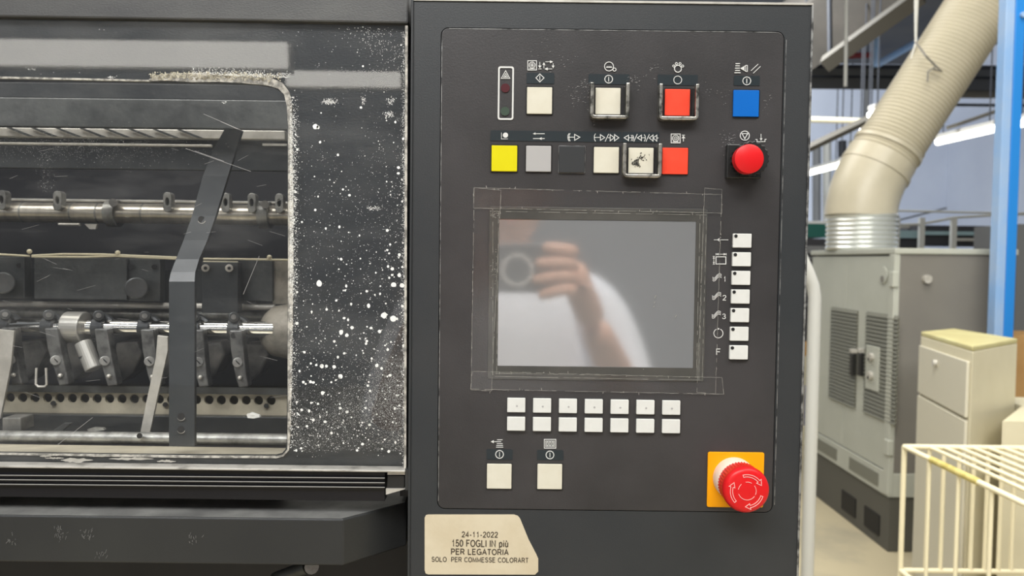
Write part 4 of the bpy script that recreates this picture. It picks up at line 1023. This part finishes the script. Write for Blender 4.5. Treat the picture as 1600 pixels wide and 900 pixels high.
beam('drop_rod','pale thin rod hanging from the ceiling left of the duct',[(1323,-20,7),(1321,135,7)],0,.018,'pipe','rod')
beam('drop_rod','dark rod hanging from the ceiling nearest the control cabinet',[(1296,-20,9),(1297,95,9)],0,.03,'beam','rod')
beam('blue_brace','dim blue diagonal brace below the ceiling',[(1372,100,12.3),(1440,62,12.3)],0,.06,'bluel','brace')
beam('blue_brace','dim blue upright brace under the ceiling left of the duct',[(1372,-88,12.0),(1370,104,12.0)],0,.05,'bluel','brace')
for i,px in enumerate((1276,1292,1316,1332)):
    beam('wall_column',['slim grey wall column nearest the control cabinet','second slim grey wall column from the control cabinet','third slim grey wall column, dark','fourth slim grey wall column beside the duct'][i],[(px,220,18),(px,345,18)],0,.10,['machg','pipe','beam','pipe'][i],'column')
beam('wall_column','slim grey column on the upper far wall left of the duct',[(1354,136,18),(1354,185,18)],0,.06,'machg','column')
o=bgbox('wall_panel_far','pale band of panels on the lower left of the far wall','panel',1240,1340,345,372,17,.1,'pale')
o.name='wall_cladding'
# lamps
def tubelamp(label,p,q):
    t=thing('tube_light',label,'lamp',(p+q)/2,'lit tube lights')
    build('lit_tube',MB().cyl(p,q,.05,12),'tube',t)
    for e_ in (p.lerp(q,.1),p.lerp(q,.9)): build('hanger_rod',MB().cyl(e_+Vector((0,0,.09)),Vector((e_.x,e_.y,7.0)),.010,6),'beam',t)
    u=Vector((0,0,.09)); build('lamp_housing',MB().cyl(p+u,q+u,.045,8),'pale',t)
def atz(px,py,z): return PZ(px,py,z)
tubelamp('large lit tube light right of the duct',atz(1465,222,3.5),atz(1556,201,3.5))
tubelamp('lit tube light left of the duct next to the control cabinet',atz(1255,273,3.5),atz(1312,258,3.5))
tubelamp('short lit tube light touching the left side of the duct',atz(1313,256,3.5),atz(1330,250,3.5))
tubelamp('tiny lit lamp upper left of the duct',atz(1360,180,3.5),atz(1372,176,3.5))
tubelamp('tiny lit lamp lower left of the duct',atz(1347,205,3.5),atz(1358,202,3.5))
tubelamp('lit lamp cut by the right edge of the picture',atz(1594,194,3.5),atz(1625,184,3.5))
# luminaires behind the photographer (seen as pale bands in the guard sheet)
def lumi(label,px0,px1,py0,py1,Dm):
    f=lambda px,py:(Vector((CAM.x,-D0,CAM.z))+ray(px,py)*((Dm+D0)/ray(px,py).y))
    a=f(px0,py0); b=f(px1,py1)
    t=thing('ceiling_luminaire',label,'lamp',((a.x+b.x)/2,-Dm,(a.z+b.z)/2),'luminaires behind the photographer')
    build('diffuser',MB().box(a.x,b.x,-Dm-.05,-Dm,b.z,a.z),'lumi',t)
    build('lamp_housing',MB().box(a.x-.02,b.x+.02,-Dm-.15,-Dm-.051,b.z-.02,a.z+.02),'pale',t)
lumi('long pale luminaire behind the photographer',-300,446,57,104,5.0)
lumi('shorter pale luminaire behind the photographer',446,624,110,134,5.3)

# ================================================================== PHOTOGRAPHER
def skin_obj(name, verts, edges, radii, m, parent, root=0, sub=2):
    me=bpy.data.meshes.new(name); me.from_pydata([tuple(v) for v in verts],edges,[]); me.update()
    o=bpy.data.objects.new(name,me); C.objects.link(o); me.materials.append(MT[m])
    if parent: o.parent=parent; o.matrix_parent_inverse=Matrix.Translation(-Vector(parent.location))
    s=o.modifiers.new('skin','SKIN'); s.use_smooth_shade=True
    for i,v in enumerate(me.skin_vertices[0].data):
        r=radii[i]; v.radius=(r,r) if not hasattr(r,'__len__') else r; v.use_root=(i==root)
    s2=o.modifiers.new('sub','SUBSURF'); s2.levels=sub; s2.render_levels=sub
    return o
yb0=-1.02
person=thing('person','person in a white shirt holding up a phone, mirrored in the unlit screen','person',(0.0,yb0,0))
def mirror_pts(L): return L
V=[(0,yb0,.95),(0,yb0,1.12),(0,yb0+.01,1.30),(0,yb0,1.42),(0,yb0+.02,1.50),(0,yb0+.03,1.56)]
E=[(0,1),(1,2),(2,3),(3,4),(4,5)]
Rd=[(.15,.11),(.14,.10),(.16,.11),(.10,.08),(.052,.052),(.05,.05)]
armR=[(.19,yb0,1.40),(.235,yb0+.03,1.27),(.255,yb0+.10,1.15),(.20,yb0+.24,1.28),(.135,yb0+.37,1.395)]
armL=[(-.19,yb0,1.40),(-.235,yb0+.03,1.27),(-.255,yb0+.10,1.15),(-.20,yb0+.24,1.29),(-.15,yb0+.37,1.405)]
ra=[.055,.048,.042,.038,.027]
for side in (armR,armL):
    b=len(V); V+=side; Rd+=ra; E+=[(3,b)]+[(b+i,b+i+1) for i in range(4)]
for s in (1,-1):
    b=len(V); V+=[(s*.10,yb0,.88),(s*.11,yb0+.01,.50),(s*.11,yb0-.01,.12),(s*.11,yb0+.10,.04)]; Rd+=[.085,.055,.042,.035]; E+=[(0,b),(b,b+1),(b+1,b+2),(b+2,b+3)]
body=skin_obj('body',V,E,Rd,'skin',person)
# head
hb=MB(); hcn=Vector((-.005,yb0+.05,1.635))
bmesh.ops.create_uvsphere(hb.bm,u_segments=32,v_segments=24,radius=1)
for v in hb.bm.verts:
    x,y_,z=v.co; w_=.075*(1-.22*max(0,-z)); d_=.095*(1-.10*max(0,-z)); 
    v.co=Vector((x*w_,y_*d_,z*.118))+hcn
    # nose, brow, eye sockets on the +Y side
    if y_>.3:
        dx,dz=v.co.x-hcn.x,v.co.z-hcn.z
        v.co.y+=.020*math.exp(-(dx/.011)**2-((dz+.018)/.018)**2)-.008*(math.exp(-((dx-.03)/.014)**2-((dz-.008)/.012)**2)+math.exp(-((dx+.03)/.014)**2-((dz-.008)/.012)**2))+.006*math.exp(-(dx/.022)**2-((dz+.055)/.007)**2)
head=build('head',hb,'skin',person,smooth=True)
for s in (1,-1):
    build('ear',MB().ball(hcn+Vector((s*.077,-.005,-.005)),.03,.35,.7,1),'skin',head,smooth=True)
    build('eye',MB().ball(hcn+Vector((s*.030,.078,.008)),.011),'speck',head,smooth=True)
    build('eyebrow',MB().box(hcn.x+s*.03-.014,hcn.x+s*.03+.014,hcn.y+.083,hcn.y+.090,hcn.z+.025,hcn.z+.030),'hair',head)
build('mouth',MB().ball(hcn+Vector((0,.088,-.055)),.02,1,.25,.22),mat('lip',(.45,.16,.13),.5),head,smooth=True)
hh=MB(); bmesh.ops.create_uvsphere(hh.bm,u_segments=24,v_segments=18,radius=1)
for v in list(hh.bm.verts):
    x,y_,z=v.co
    v.co=Vector((x*.082,y_*.102-.008,z*.122+.008))+hcn
dl=[v for v in hh.bm.verts if (v.co.z-hcn.z)<.045 and (v.co.y-hcn.y)>-.02 or (v.co.z-hcn.z)<-.05]
bmesh.ops.delete(hh.bm,geom=dl,context='VERTS')
build('hair',hh,'hair',person,smooth=True)
# shirt
V=[(0,yb0,.90),(0,yb0,1.12),(0,yb0+.01,1.30),(0,yb0,1.43),(0,yb0+.01,1.47)]
E=[(0,1),(1,2),(2,3),(3,4)]; Rd=[(.19,.14),(.175,.135),(.195,.14),(.12,.095),(.065,.065)]
for side in (armR,armL):
    b=len(V); V+=[(side[0][0],side[0][1],side[0][2]),side[1],side[2],tuple(Vector(side[2]).lerp(Vector(side[3]),.35))]; Rd+=[.078,.070,.064,.060]; E+=[(3,b),(b,b+1),(b+1,b+2),(b+2,b+3)]
skin_obj('shirt',V,E,Rd,'shirt',person)
V=[(0,yb0,1.0),(0,yb0,.92)];E=[(0,1)];Rd=[(.165,.125),(.165,.125)]
for s in (1,-1):
    b=len(V); V+=[(s*.10,yb0,.86),(s*.11,yb0+.01,.50),(s*.11,yb0-.01,.09)]; Rd+=[.105,.078,.068]; E+=[(1,b),(b,b+1),(b+1,b+2)]
skin_obj('trousers',V,E,Rd,'trous',person)
for s in (1,-1): build('shoe',MB().box(s*.11-.045,s*.11+.045,yb0-.09,yb0+.19,0,.08),'rubber',person,bevel=.03,seg=4)
# hands
def hand(s,wrist):
    w=Vector(wrist); pc=Vector((s*.098,-.600,1.482))
    V=[w,w.lerp(pc,.5),pc,pc+Vector((s*.002,-.002,.02)),pc+Vector((s*.002,-.002,-.02))]; E=[(0,1),(1,2),(2,3),(2,4)]
    skin_obj('palm',V,E,[(.026,.022),(.030,.022),(.030,.018),(.022,.016),(.022,.016)],'skin',person)
    tips=[(.046,1.519),(.034,1.494),(.030,1.468),(.040,1.443)] if s>0 else [(.046,1.519),(.036,1.497),(.036,1.474),(.044,1.452)]
    for i,(tx,tz) in enumerate(tips):
        rz=1.514-.020*i
        V=[(s*.092,-.600,rz-.004),(s*.096,-.578,rz),(s*(.085),-.566,rz+.002),(s*(tx*.5+.042),-.5665,(rz+tz)/2+.002),(s*tx,-.5715,tz)]
        skin_obj('finger',V,[(0,1),(1,2),(2,3),(3,4)],[.0105,.0108,.0105,.0100,.0078],'skin',person)
    V=[(s*.095,-.605,1.465),(s*.085,-.618,1.462),(s*.068,-.612,1.468),(s*.05,-.606,1.474)]
    skin_obj('thumb',V,[(0,1),(1,2),(2,3)],[.014,.0125,.0115,.009],'skin',person)
hand(1,armR[-1]); hand(-1,armL[-1])
# phone
ph=thing('phone','dark phone with a round ringed camera bump held by the photographer','phone',(0,-.588,1.487))
build('phone_body',MB().prism([Vector((a,-.592,z)) for a,z in [(p.x,p.z) for p in rr_world(-.078,.086,1.448,1.526,.008,0)]],(0,.0085,0)),'phone',ph,bevel=.0015)
rc=P(808,421,2*0+.585)   # where its mirror image stands
rx=(808-800)*(1.165)/FPX; rz_=ZC-(421-405.5)*1.165/FPX
n=40; R1,R2=.026,.0205
build('camera_ring',MB().holed([Vector((rx+R1*math.cos(2*math.pi*q/n),-.5833,rz_+R1*math.sin(2*math.pi*q/n))) for q in range(n)],[[Vector((rx+R2*math.cos(2*math.pi*q/n),-.5833,rz_+R2*math.sin(2*math.pi*q/n))) for q in range(n)]],(0,.0005,0)),'ring',ph)
build('lens_cover',MB().cyl((rx,-.5831,rz_),(rx,-.5835,rz_),R2,32),'lens',ph)
bpy.context.view_layer.update()
